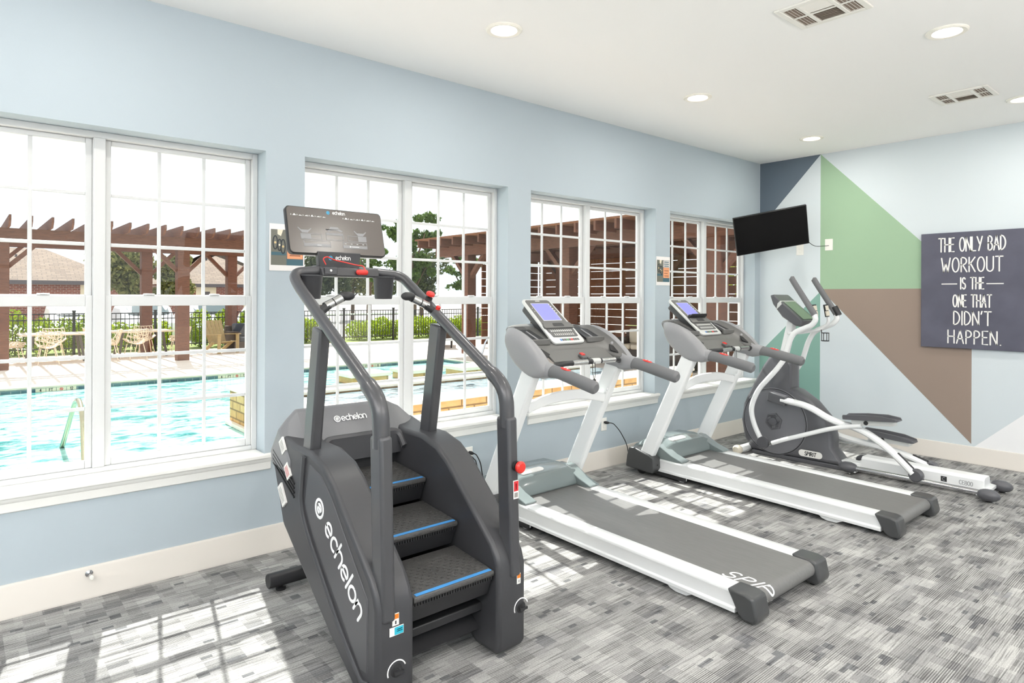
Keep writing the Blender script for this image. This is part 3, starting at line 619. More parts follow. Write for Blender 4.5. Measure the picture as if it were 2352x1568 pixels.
def dframe(x0, x1, z0, z1, w=.0028):
    drect(x0, x1, z0, z0+w); drect(x0, x1, z1-w, z1); drect(x0, x0+w, z0, z1); drect(x1-w, x1, z0, z1)
for xs_ in (-.195, .135): dpoly([(xs_-.038, .012), (xs_-.034, .014), (xs_-.018, .0), (xs_+.022, .0), (xs_+.038, .012), (xs_+.041, .009), (xs_+.018, -.016), (xs_-.014, -.016)])
dpoly([(-.072, .012), (-.066, .006), (-.052, .012), (-.042, .027), (.002, .028), (.012, .014), (.028, .007), (.034, .012), (.022, -.002), (.008, .003), (-.012, .008), (-.042, .006), (-.056, -.001)])
dframe(-.218, -.098, -.052, -.020); drect(-.216, -.160, -.050, -.022)
dframe(-.072, .030, -.052, -.008); drect(-.070, .028, -.022, -.010)
dframe(.056, .172, -.052, -.018); drect(.120, .170, -.050, -.020)
dframe(-.205, -.050, -.094, -.058); drect(-.203, -.052, -.092, -.076)
dframe(.022, .172, -.094, -.058); drect(.024, .170, -.092, -.076)
for k in range(4): drect(.034+.036*k, .044+.036*k, -.069, -.066, 1, .003)
drect(-.130, -.105, -.086, -.083, 1, .003); drect(.075, .120, -.086, -.083, 1, .003); drect(.062, .070, -.088, -.080, 1, .003)
for x0_, z0_ in ((-.262, .080), (.040, .080)):
    for k in range(6):
        xx = x0_+k*.034; drect(xx, xx+.003, z0_, z0_+.007, 1); dpoly([(xx+.010, z0_), (xx+.030, z0_), (xx+.024, z0_+.003+.004*((k+1) % 2)), (xx+.019, z0_+.004+.007*((k*2) % 3 == 0)), (xx+.013, z0_+.004)], 1)
b.build('display_symbols', [M_icon, M_iconw], dg)
b = MB(); strokes(b, 'echelon', dpt(.018, .104, .001), dr, du, .022, .0033, .001, .1, .85); strokes(b, '@', dpt(-.046, .103, .001), dr, du, .022, .0033, .001, mi=1)
b.build('display_lettering', [M_logo, M_cyan], dg)
# stop buttons, labels, dials
b = MB(); b.lathe([(.020, 0), (.020, .02), (.012, .022), (.012, .03)], (1.982, 3.03, 1.645), (.1, -.45, .9), n=20); eb = b.build('button_base', M_ink, t)
MB().lathe([(.012, .03), (.024, .032), (.025, .044), (.018, .052), (0, .053)], (1.982, 3.03, 1.645), (.1, -.45, .9), n=24).build('stop_button', M_red, eb)
MB().lathe([(.013, 0), (.013, .03), (.009, .034), (0, .034)], (1.982, 2.945, 1.585), (.1, -.45, .9), n=20).build('stop_button', M_red, t)
b = MB(); b.lathe([(.024, 0), (.024, .012), (.014, .014), (.014, .022)], (1.990, 2.288, .875), (0, -1, 0), n=20); eb = b.build('button_base', M_ink, t)
MB().lathe([(.014, .022), (.027, .024), (.028, .036), (.020, .044), (0, .045)], (1.990, 2.288, .875), (0, -1, 0), n=24).build('stop_button', M_red, eb)
def sticker(x, y, z, w, h, spec, par=t, name='sticker'):
    b = MB(); b.box((x-w/2, y-.0016, z-h/2), (x+w/2, y+.004, z+h/2), 0)
    for (a, c, d, e, mi) in spec: b.box((x-w/2+a*w, y-.0022, z-h/2+d*h), (x-w/2+c*w, y-.0012, z-h/2+e*h), mi)
    return b.build(name, [M_labw, M_labo, M_labr, M_labt, M_labg, M_ink], par)
sticker(1.988, 2.2868, .765, .030, .085, [(.05, .95, .42, .97, 2), (.15, .85, .08, .34, 4), (.42, .55, .5, .85, 0)])
sticker(2.005, 2.2838, .345, .022, .048, [(.05, .95, .55, .95, 1), (.45, .6, .12, .4, 5)], sr)
sticker(1.345, 2.2838, .365, .030, .048, [(.05, .95, .55, .95, 1), (.40, .6, .12, .4, 5)], sl)
sticker(1.350, 2.2838, .318, .064, .034, [(.34, .98, .05, .95, 3), (.5, .9, .40, .48, 0), (.5, .9, .60, .68, 0)], sl)
for x, par, z in ((1.352, sl, .155), (2.022, sr, .205)):
    b = MB(); b.lathe([(.028, 0), (.026, .004), (.014, .006), (.013, .02), (0, .021)], (x, 2.287, z), (0, -1, 0), n=24); b.box((x-.022, 2.262, z-.006), (x+.022, 2.272, z+.006)); b.build('level_dial', M_ink, par)
    b = MB(); b.tube([(x+.042*math.cos(math.radians(q)), 2.2842, z+.042*math.sin(math.radians(q))) for q in range(20, 206, 12)], .003, 6, flat=(1, .4), up=(0, 1, 0)); b.build('dial_scale', M_logo, par)
# ================================================================ treadmills
M_silv = mat('silver_paint', (240, 241, 241), .33, metal=.0, coat=.2); M_alu = mat('rail_aluminium', (232, 233, 233), .30, metal=.1)
M_cons = mat('console_plastic', (104, 103, 101), .42, noise=.03, scale=300); M_cons2 = mat('console_plastic_pale', (146, 146, 148), .40, noise=.03, scale=300)
M_foam = mat('handle_grip', (112, 112, 114), .6); M_belt = mat('running_belt', (112, 111, 110), .42, noise=.06, scale=60, stretch=(1, .15, 1)); M_cap = mat('end_cap', (66, 67, 68), .36, coat=.15)
M_hood = mat('motor_hood', (118, 128, 128), .20, coat=.5); M_lcd = mat('lcd_blue', (120, 122, 205), .3, emit=(150, 150, 246), estr=.38)
M_key = mat('keypad', (92, 92, 92), .45); M_keyw = mat('keypad_print', (226, 226, 222), .45); M_bezel = mat('console_silver', (214, 215, 213), .3, metal=.2)
TX = 3.475
T = thing('treadmill', 'nearer grey and silver treadmill, right next to the stair machine', 'treadmill', (TX, 2.6, 0), 'treadmills facing the windows')
for sg in (-1, 1):
    X_ = lambda d: TX+sg*d
    # side rail extrusion: flat foot strip on top, grooved flank, lower lip
    P = [(X_(.285), .105), (X_(.285), .142), (X_(.300), .148), (X_(.385), .148), (X_(.398), .142), (X_(.402), .130), (X_(.399), .118), (X_(.402), .060), (X_(.412), .054), (X_(.412), .032), (X_(.32), .030), (X_(.285), .06)]
    rl = MB().prism(P, 'y', 1.79, 3.70).build('side_rail', M_alu, T, bevel=.003)
    b = MB(); b.prism([(1.785, .152), (1.73, .152), (1.685, .140), (1.662, .045), (1.675, .014), (1.74, .010), (1.775, .045), (1.81, .110), (1.835, .152)], 'x', X_(.282), X_(.420))
    c = b.build('end_cap', M_cap, T, bevel=.013, seg=3)
    b = MB(); b.lathe([(.016, 0), (.016, .012)], (X_(.32), 1.72, 0), n=14); b.build('foot', M_blk, c)
    b = MB(); b.prism([(2.24, .045), (2.21, .016), (2.17, .006), (2.10, .006), (2.07, .022), (2.02, .045)], 'x', X_(.376), X_(.390)); b.build('support_bracket', M_silv, T, bevel=.002)
    # front lift arm with wheel
    b = MB(); b.bar((X_(.375), 3.86, .050), (X_(.375), 3.40, .040), .05, .050); ar = b.build('lift_arm', M_ink, T, bevel=.006)
    MB().lathe([(.0, -.024), (.028, -.024), (.049, -.020), (.052, -.01), (.052, .01), (.049, .020), (.028, .024), (0, .024)], (X_(.395), 3.88, .053), (1, 0, 0), n=24).build('wheel', M_ink, ar)
    MB().lathe([(0, 0), (.015, 0), (.015, .004), (0, .006)], (X_(.419), 3.88, .053), (sg, 0, 0), n=16).build('hub', M_steel, ar)
    b = MB(); b.prism([(3.51, .05), (3.495, .018), (3.46, .006), (3.425, .010), (3.40, .025), (3.395, .05)], 'x', X_(.376), X_(.390)); b.build('arm_bracket', M_silv, ar, bevel=.003)
    # upright with base box
    b = MB(); b.prism([(4.005, .060), (3.70, .048), (3.672, .085), (3.678, .190), (3.73, .215), (3.80, .228), (3.90, .255), (3.965, .250), (3.99, .17)], 'x', X_(.385), X_(.495)); bx = b.build('upright_base', M_cap, T, bevel=.014, seg=3)
    b = MB(); b.lathe([(.009, 0), (.009, .002), (0, .002)], (X_(.44), 3.673, .125), (0, -1, 0), n=12); b.build('bolt_hole', M_blk, bx)
    MB().bar((X_(.44), 3.805, .16), (X_(.44), 3.310, 1.19), .072, .135, up=(0, 1, 0)).build('upright', M_silv, T, bevel=.018, seg=3)
    # hood wing that runs back over the rail
    b = MB(); b.prism([(3.44, .150), (3.44, .160), (3.56, .195), (3.70, .265), (3.76, .27), (3.76, .14), (3.50, .14)], 'x', X_(.282), X_(.392)); b.build('hood_wing', M_hood, T, bevel=.01, seg=2)
# belt with rollers
b = MB(); q = [(3.74, .140), (1.735, .140)]+[(1.735-.045*math.sin(math.radians(a)), .095+.045*math.cos(math.radians(a))) for a in range(15, 181, 15)]+[(3.74, .05)]
b.prism(q, 'x', TX-.288, TX+.288); bt = b.build('running_belt', M_belt, T, sharp=60)
b = MB(); strokes(b, 'SPIRIT', (TX-.275, 1.955, .1404), (0, -1, 0), (1, 0, 0), .088, .013, .0008, .2, 1.1, .25, 'l', fit=.40)
vs = []
for v in b.v:
    if v[1] < 1.735:
        an = (1.735-v[1])/.045; r_ = .045+(v[2]-.140); vs.append((v[0], 1.735-r_*math.sin(an), .095+r_*math.cos(an)))
    else: vs.append(v)
b.v = vs
b.build('belt_lettering', M_logo, bt)
MB().box((TX-.32, 1.84, .045), (TX+.32, 3.74, .10)).build('deck_frame', M_ink, T)
# motor hood
def hr(x, k): return [V(x, 3.585, .145), V(x, 3.59, .175+.015*k), V(x, 3.65, .240+.035*k), V(x, 3.74, .262+.042*k), V(x, 3.92, .255+.042*k), V(x, 4.02, .21+.025*k), V(x, 4.04, .09), V(x, 3.70, .07)]
b = MB(); b.loft([hr(TX-.365, -.5), hr(TX-.32, .3), hr(TX-.24, .9), hr(TX, 1), hr(TX+.24, .9), hr(TX+.32, .3), hr(TX+.365, -.5)])
hd = b.build('motor_hood', M_hood, T, bevel=.008, sharp=30)
b = MB(); hu = Vector((0, .966, .26)).normalized(); hn = Vector((1, 0, 0)).cross(hu); c_ = Vector((TX-.10, 3.70, .2915)) 
R_ = []
for d in (-.006, .004):
    R_.append([c_+Vector((1, 0, 0))*(sx_*.095+.026*math.cos(math.radians(a)))+hu*(.026*math.sin(math.radians(a)))+hn*d for sx_, a0 in ((1, -90), (-1, 90)) for a in range(a0, a0+181, 20)])
b.loft(R_); bd = b.build('badge', M_labw, hd)
b = MB(); strokes(b, 'SPIRIT', c_+hn*.004-hu*.016, (1, 0, 0), hu, .032, .006, .0008, .16, 1.4, .15, fit=.15); b.build('badge_lettering', M_cap, bd)
# cross bar
b = MB(); pth = smooth_path([(TX-.41, 3.415, .875), (TX-.2, 3.425, .920), (TX, 3.425, .930), (TX+.2, 3.425, .920), (TX+.41, 3.415, .875)], .15, 5)
b.tube(pth, .053, 4, flat=(.5, 1), up=(0, 0, 1)); cb = b.build('cross_bar', M_silv, T, bevel=.008)
for z in (.945, .845): MB().lathe([(.016, 0), (.016, .006), (.008, .010), (0, .010)], (TX+.41, 3.375-.46*(z-.945), z), (-.2, -1, -.4), n=14).build('bolt', M_silv, cb)
SHIFT[:] = [0, .10, -.013]
# console housing
def hs(*p): return p
ST = [(.500, [(3.12,1.20),(3.25,1.32),(3.40,1.385),(3.45,1.34),(3.37,1.24),(3.22,1.15),(3.13,1.16),(3.115,1.18)]),
      (.488, [(3.06,1.21),(3.23,1.375),(3.43,1.445),(3.505,1.37),(3.40,1.215),(3.20,1.105),(3.07,1.130),(3.045,1.18)]),
      (.435, [(3.045,1.225),(3.23,1.405),(3.47,1.485),(3.545,1.41),(3.42,1.235),(3.21,1.105),(3.06,1.130),(3.035,1.18)]),
      (.410, [(3.06,1.228),(3.23,1.385),(3.50,1.480),(3.565,1.425),(3.44,1.26),(3.23,1.13),(3.08,1.150),(3.05,1.195)]),
      (.395, [(3.12,1.242),(3.22,1.308),(3.55,1.470),(3.60,1.44),(3.47,1.30),(3.27,1.18),(3.15,1.195),(3.115,1.215)]),
      (.31, [(3.22,1.278),(3.26,1.322),(3.60,1.482),(3.645,1.455),(3.53,1.34),(3.36,1.24),(3.26,1.23),(3.215,1.252)]),
      (.20, [(3.25,1.288),(3.285,1.333),(3.625,1.490),(3.665,1.462),(3.55,1.36),(3.40,1.258),(3.29,1.248),(3.25,1.268)]),
      (0, [(3.25,1.288),(3.285,1.333),(3.625,1.490),(3.665,1.462),(3.55,1.36),(3.40,1.258),(3.29,1.248),(3.25,1.268)])]
rings = [[V(TX-d, y, z) for y, z in p] for d, p in ST]+[[V(TX+d, y, z) for y, z in p] for d, p in ST[-2::-1]]
b = MB().loft(rings); k_ = len(rings)-1
for i_ in range(len(b.m)): b.m[i_] = 1 if (i_ >= 8*k_ or i_//8 < 3 or i_//8 >= k_-3) else 0
con = b.build('console_housing', [M_cons, M_cons2], T, sub=2, sharp=180)
for sg in (-1, 1):
    x = TX+sg*.432
    # outer pod shell and arm
    b = MB(); R1 = []
    for (y, z, w_, h_) in ((3.43, 1.36, .02, .03), (3.40, 1.325, .048, .09), (3.25, 1.245, .058, .105), (3.10, 1.178, .050, .062), (3.03, 1.178, .044, .046)):
        R1.append([V(x+w_*math.cos(2*PI*k/16), y-.35*h_*math.sin(2*PI*k/16), z+h_*math.sin(2*PI*k/16)) for k in range(16)])
    b.loft(R1); b.build('side_pod', M_cons2, con)
    p = smooth_path([(x, 3.075, 1.180), (x, 2.98, 1.178), (x, 2.66, 1.112), (x, 2.635, 1.106)], .1, 5)
    r = [.043]*(len(p)-2)+[.041, .028]
    MB().tube(p, r, 20, flat=(.92, 1), up=(0, 0, 1)).build('arm_grip', M_foam, T)
    b = MB(); b.ball((x, 2.905, 1.2035), (.021, .048, .008), 14, m=Matrix.Rotation(.2, 3, 'X')); kp = b.build('thumb_keys', M_red, T)
    for k in (-.014, .014): MB().ball((x, 2.905+k, 1.209+k*.2), (.007, .007, .004), 8).build('key_mark', M_labw, kp)
    # dark plate laid on the dashboard as the shade inside a cup pocket
    xa, xb = sorted((TX+sg*.200, TX+sg*.385))
    def dash(y): return 1.330+(y-3.285)*.455
    def dq(x, y, d=0): return V(TX+sg*x, y, dash(y)+d)
    b = MB(); Q = [dq(.212, 3.315, .017), dq(.375, 3.315, .017), dq(.388, 3.45, .014), dq(.330, 3.485, .014), dq(.236, 3.485, .014)]
    b.add(Q+[q_-V(0, 0, .02) for q_ in Q], [tuple(range(5)), tuple(range(9, 4, -1))]+[(i, (i+1) % 5, 5+(i+1) % 5, 5+i) for i in range(5)], 0, False); b.build('pocket_shade_plate', M_ink, con)
    b = MB(); b.bar(dq(.288, 3.32, .020), dq(.292, 3.455, .016), .012, .010); b.build('pocket_ridge', M_cons2, con, bevel=.003)
    b = MB(); b.bar(dq(.200, 3.300, .016), dq(.388, 3.300, .016), .024, .044); b.build('pocket_lip', M_cons, con, bevel=.007)
    b = MB(); b.bar((TX+sg*.350, 3.155, 1.264), (TX+sg*.392, 3.205, 1.304), .070, .006, up=(0, -.6, .8)); b.build('tray_shade_plate', M_blk, con, bevel=.002)  # black plate set as the shade inside a small tray
    b = MB()
    for k in range(3): b.bar(dq(.25, 3.505+.014*k, .011), dq(.34, 3.505+.014*k, .011), .004, .006)
    b.build('speaker_slots', M_key, con)
# recessed shelf under the dashboard and the front grip bar
MB().prism([(3.25, 1.275), (3.14, 1.215), (3.13, 1.225), (3.24, 1.295)], 'x', TX-.31, TX+.31).build('shelf', M_cons, con, bevel=.004)
b = MB(); b.tube(smooth_path([(TX-.36, 3.12, 1.195), (TX-.30, 3.07, 1.215), (TX+.30, 3.07, 1.215), (TX+.36, 3.12, 1.195)], .04, 5), .0185, 14); gb = b.build('grip_bar', M_ink, T)
for a, c in ((-.20, -.05), (.10, .25)): MB().tube([(TX+a, 3.07, 1.215), (TX+c, 3.07, 1.215)], .0195, 14).build('pulse_plate', M_steel, gb)
b = MB(); b.tube(smooth_path([(TX+.0, 3.07, 1.216), (TX+.02, 3.07, 1.217), (TX+.06, 3.07, 1.216), (TX+.08, 3.07, 1.215)], .01, 3), .022, 14); b.build('collar', M_bezel, gb)
b = MB(); b.bar((TX-.012, 3.165, 1.258), (TX-.012, 3.115, 1.235), .060, .022); kb = b.build('safety_key_base', M_key, con, bevel=.005)
MB().bar((TX-.014, 3.165, 1.270), (TX-.014, 3.135, 1.257), .036, .014).build('safety_key', M_red, kb, bevel=.004)
b = MB()
for dx in (-.012, .012): b.tube(smooth_path([(TX+dx, 3.10, 1.24), (TX+dx, 3.05, 1.225), (TX+dx*1.1, 3.045, 1.12), (TX+.002, 3.045, 1.085)], .03, 5), .0028, 6)
b.box((TX-.010, 3.04, 1.055), (TX+.014, 3.05, 1.09)); b.build('key_cord', M_ink, kb)
# tilted display slab
s0 = Vector((TX, 3.300, 1.318)); su = Vector((0, .40, .325)).normalized(); sr_ = Vector((1, 0, 0)); sn = sr_.cross(su)
if sn.y > 0: sn = -sn
def sp(x, v, d=0): return s0+sr_*x*1.05+su*v*1.22+sn*d
SL = .415
def slab(x0b, x0t, v0, v1, d0, d1, r=.03, n=6):
    R = []
    for d in (d0, d1):
        P = []
        for (cx, cv, a) in ((x0t-r, v1-r, 0), (-x0t+r, v1-r, 90), (-x0b+r, v0+r, 180), (x0b-r, v0+r, 270)):
            P += [sp(cx+r*math.cos(math.radians(a+90*q/n)), cv+r*math.sin(math.radians(a+90*q/n)), d) for q in range(n+1)]
        R.append(P)
    return R
b = MB(); b.loft(slab(.160, .142, .0, SL, .010, .030)); db = b.build('display_bezel', M_bezel, T, bevel=.006, seg=3)
b = MB(); b.loft(slab(.120, .120, .10, SL-.02, -.055, .012)); b.build('display_back', M_cap, db, bevel=.008)
b = MB(); b.loft(slab(.134, .122, .085, SL-.012, .030, .0325, .02)); fp = b.build('display_panel', M_cons, db)
b = MB(); b.loft(slab(.094, .091, .200, SL-.045, .0325, .0340, .004, 2)); sf = b.build('screen_surround', M_bezel, db)
b = MB(); b.loft(slab(.088, .085, .205, SL-.050, .0340, .0350, .002, 2)); note(b.build('screen', M_lcd, db), 'lit blue-violet screen')
b = MB(); b.loft(slab(.150, .138, .125, .178, .0325, .045, .015)); b.build('media_ledge', M_cons, db, bevel=.004)
b = MB(); b.loft(slab(.054, .050, .138, .166, .045, .0465, .008)); b.build('reading_slot', M_ink, db)
b = MB(); b.loft(slab(.124, .128, .052, .126, .0325, .0345, .006)); kp = b.build('keypad', M_key, db)
b = MB()
def kk(x0, x1, v0, v1, mi=0, d=.0352):
    vs = [sp(x0, v0, d), sp(x1, v0, d), sp(x1, v1, d), sp(x0, v1, d)]; b.add(vs+[v-sn*.003 for v in vs], [(0, 1, 2, 3), (0, 1, 5, 4), (1, 2, 6, 5), (2, 3, 7, 6), (3, 0, 4, 7)], mi, False)
for k in range(11): kk(-.108+.0198*k, -.096+.0198*k, .098, .108); kk(-.106+.0198*k, -.102+.0198*k, .110, .115)
for k in range(10): kk(-.094+.0200*k, -.088+.0200*k, .066, .082); kk(-.097+.0200*k, -.085+.0200*k, .064, .068)
for k in range(5): kk(.098-.002*k, .106-.002*k, .27+.022*k, .278+.022*k, 0, .034); kk(-.110, -.104, .29+.03*k, .294+.03*k, 0, .034) if k < 2 else None
kk(-.022, .022, SL-.026, SL-.020, 0, .034)
b.build('button_print', [M_keyw, M_key], kp)
for k, mk in enumerate((mat('key_blue', (80, 130, 190), .4), M_key, M_key, mat('key_green', (90, 150, 100), .4), M_key, M_red, M_key, M_key, M_key)):
    b = MB(); kk(-.080+.0215*k, -.064+.0215*k, .018, .034, 0, .0325); b.build('function_button', mk, db)
SHIFT[:] = [0, 0, 0]
def incline(o):
    for ch in o.children:
        if ch.name.split('.')[0] in ('side_rail', 'running_belt', 'deck_frame', 'motor_hood', 'hood_wing'):
            for m_ in [ch]+list(ch.children):
                for v in m_.data.vertices: v.co.z += .030*min(1, max(0, (v.co.y+2.6-1.78)/1.85))
incline(T)
T2 = dup(T, (TX+1.85, 2.565, 0), 'farther grey and silver treadmill, between the nearer treadmill and the elliptical')
for ch_ in list(T2.children):
    if ch_.name.startswith('running_belt'):
        for q_ in list(ch_.children): bpy.data.objects.remove(q_)
# the reading rack fitted on the farther machine only
SHIFT[:] = [0, .10, -.013]
b = MB()
b.loft(slab(.128, .128, .180, .202, .034, .062, .004, 2)); b.add([sp(-.128, .180, .062), sp(.128, .180, .062), sp(.112, .180, .085), sp(-.112, .180, .085), sp(-.128, .190, .062), sp(.128, .190, .062), sp(.112, .188, .085), sp(-.112, .188, .085)], [(3, 2, 1, 0), (4, 5, 6, 7), (0, 1, 5, 4), (1, 2, 6, 5), (2, 3, 7, 6), (3, 0, 4, 7)])
rk = b.build('reading_rack', M_ink, T, bevel=.003); rk.parent = T2; SHIFT[:] = [0, 0, 0]
# ================================================================ elliptical
M_ell = mat('elliptical_shroud', (86, 86, 90), .35, coat=.15); M_ell2 = mat('elliptical_shroud_pale', (112, 112, 117), .32, coat=.2); M_cream = mat('wheel_cream', (214, 206, 190), .5)
EX = 6.60
E = thing('elliptical_trainer', 'grey and silver elliptical trainer in the mural corner', 'elliptical', (EX, 2.6, 0))
prof = [(3.62, .035), (3.70, .15), (3.735, .34), (3.71, .52), (3.645, .655), (3.57, .80), (3.49, .95), (3.425, 1.045), (3.37, 1.085), (3.22, 1.065), (3.185, 1.0), (3.185, .74), (3.12, .725), (2.96, .62), (2.81, .46), (2.77, .30), (2.765, .18), (2.71, .115), (2.67, .06), (2.665, .03)]
def inset(k): 
    cy, cz = 3.25, .4
    return [(cy+(y-cy)*k, cz+(z-cz)*k) for y, z in prof]
b = MB(); R = [[V(EX-.105, y, z) for y, z in inset(.93)], [V(EX-.085, y, z) for y, z in inset(.985)], [V(EX-.05, y, z) for y, z in prof], [V(EX+.05, y, z) for y, z in prof], [V(EX+.085, y, z) for y, z in inset(.985)], [V(EX+.105, y, z) for y, z in inset(.93)]]
b.loft(R); sh = b.build('shroud', M_ell, E, sharp=45)
for sg in (-1, 1):
    b = MB(); ax = (sg, 0, 0); c = (EX+sg*.095, 3.35, .375)
    b.lathe([(.345, -.01), (.350, .012), (.335, .020), (.328, .020), (.325, .014), (.15, .020), (0, .022)], c, ax, n=56); dk = b.build('crank_disc', M_ell2, sh)
    b = MB(); b.tube([(c[0]+sg*.0185, c[1]+.338*math.cos(q*PI/28), c[2]+.338*math.sin(q*PI/28)) for q in range(56)], .0045, 6, closed=True); b.build('disc_seam', M_ink, dk)
    b = MB(); b.lathe([(.095, .018), (.092, .03), (.075, .034), (.070, .026), (0, .026)], c, ax, n=6); b.lathe([(.045, .026), (.04, .045), (0, .05)], c, ax, n=20)
    for a in (0, 1, 2):
        an = a*2*PI/3+.5; b.ball((c[0]+sg*.028, c[1]+.052*math.cos(an), c[2]+.052*math.sin(an)), (.010, .024, .024), 10)
    b.build('crank_hub', M_ell, dk)
    if sg < 0:
        b = MB(); cc = Vector((EX-.120, 2.965, .105)); R_ = []
        for d in (0, -.006): R_.append([cc+Vector((d, 0, 0))+Vector((0, -1, 0))*(sx_*.085+.033*math.cos(math.radians(a)))+Vector((0, 0, 1))*(.033*math.sin(math.radians(a))) for sx_, a0 in ((1, -90), (-1, 90)) for a in range(a0, a0+181, 20)])
        b.loft(R_); bd = b.build('badge', M_labw, sh)
        b = MB(); strokes(b, 'SPIRIT', cc+Vector((-.006, 0, -.018)), (0, -1, 0), (0, 0, 1), .036, .0075, .0008, .2, 1.15, .1); b.build('badge_lettering', M_ink, bd)
b = MB(); b.prism([(3.60, .0), (3.60, .04), (2.70, .04), (2.62, .02), (2.62, .0)], 'x', EX-.11, EX+.11); b.build('base_plate', M_ell, E, bevel=.006)
# front stabilizer wheels
b = MB(); b.tube([(EX-.28, 3.66, .05), (EX+.28, 3.66, .05)], .038, 18); fs = b.build('front_stabilizer', M_silv, E)
for sg in (-1, 1): MB().lathe([(0, -.04), (.036, -.04), (.048, -.02), (.05, .02), (.035, .045), (0, .05)], (EX+sg*.29, 3.66, .05), (sg, 0, 0), n=20).build('transport_wheel', M_cream, fs)
# mast, console
b = MB(); b.bar((EX, 3.315, 1.0), (EX, 3.215, 1.42), .085, .075, up=(0, 1, 0)); ms = b.build('mast', M_silv, E, bevel=.012)
MB().lathe([(.065, 0), (.06, .03), (.05, .04)], (EX, 3.315, 1.06), (0, -.23, 1), n=20).build('mast_collar', M_ink, ms)
cu = Vector((0, .80, .62)).normalized(); cn = Vector((0, -.62, .80)).normalized(); cc = Vector((EX, 3.195, 1.535))
def cp(x, v, d): return cc+Vector((x, 0, 0))+cu*v+cn*d
b = MB(); b.loft([[cp(-.15, v, d) for v, d in ((-.22, -.02), (-.20, .02), (.12, .035), (.23, .03), (.25, .0), (.16, -.04), (.0, -.075), (-.16, -.055))], [cp(-.17, v, d) for v, d in ((-.21, -.015), (-.19, .015), (.12, .030), (.22, .025), (.24, .0), (.15, -.035), (.0, -.05), (-.15, -.04))][::1]])
R = []
for x in (-.165, -.14, .14, .165):
    k = 1 if abs(x) < .15 else .9
    R.append([cp(x, v*k, d*k) for v, d in ((-.225, -.03), (-.20, .022), (.10, .036), (.215, .045), (.245, .010), (.17, -.04), (.0, -.085), (-.16, -.07))])
b = MB(); b.loft(R); cn_o = b.build('console', M_ell, E, bevel=.008)
b = MB(); b.add([cp(-.12, -.17, .0275), cp(.12, -.17, .0275), cp(.12, .10, .039), cp(-.12, .10, .039)], [(0, 1, 2, 3)], 0, False); b.add([cp(-.12, -.17, .024), cp(.12, -.17, .024), cp(.12, .10, .035), cp(-.12, .10, .035)], [(3, 2, 1, 0)], 0, False)
b.build('console_face', mat('console_green', (104, 122, 104), .18, coat=.5), cn_o)
b = MB(); b.loft([[cp(x, v, d) for v, d in ((.08, .02), (.115, .042), (.12, .0), (.09, -.06))] for x in (-.172, .172)]); b.build('console_trim', M_bezel, cn_o, bevel=.004)
# fixed inner pulse bars and bottle cage
for sg in (-1, 1):
    b = MB(); b.tube(smooth_path([(EX+sg*.03, 3.24, 1.30), (EX+sg*.12, 3.18, 1.30), (EX+sg*.17, 2.98, 1.345), (EX+sg*.15, 2.90, 1.42), (EX+sg*.13, 2.93, 1.55)], [.05, .05, .06, .06, .05], 6), .0155, 12); pb = b.build('pulse_bar', M_silv, E)
    b = MB(); b.tube([(EX+sg*.132, 2.915, 1.475), (EX+sg*.128, 2.935, 1.60)], .021, 12); b.build('grip_frame', M_ink, pb)
    for k in (0, 1): MB().tube([(EX+sg*.132, 2.913+k*.010-.002, 1.485+k*.055), (EX+sg*.130, 2.921+k*.010-.002, 1.533+k*.055)], .0225, 12).build('contact_plate', M_cream, pb)
b = MB()
for z in (1.23, 1.31):
    b.tube([(EX+.12+.036*math.cos(q*PI/8), 2.93+.036*math.sin(q*PI/8), z) for q in range(16)], .004, 6, closed=True)
for q in range(4): b.tube([(EX+.12+.036*math.cos(q*PI/2), 2.93+.036*math.sin(q*PI/2), 1.31), (EX+.12+.036*math.cos(q*PI/2), 2.93+.036*math.sin(q*PI/2), 1.23), (EX+.12, 2.93, 1.228)], .004, 6)
b.tube([(EX+.12, 2.966, 1.31), (EX+.165, 2.99, 1.345)], .005, 6)
b.build('bottle_cage', M_ink, E)
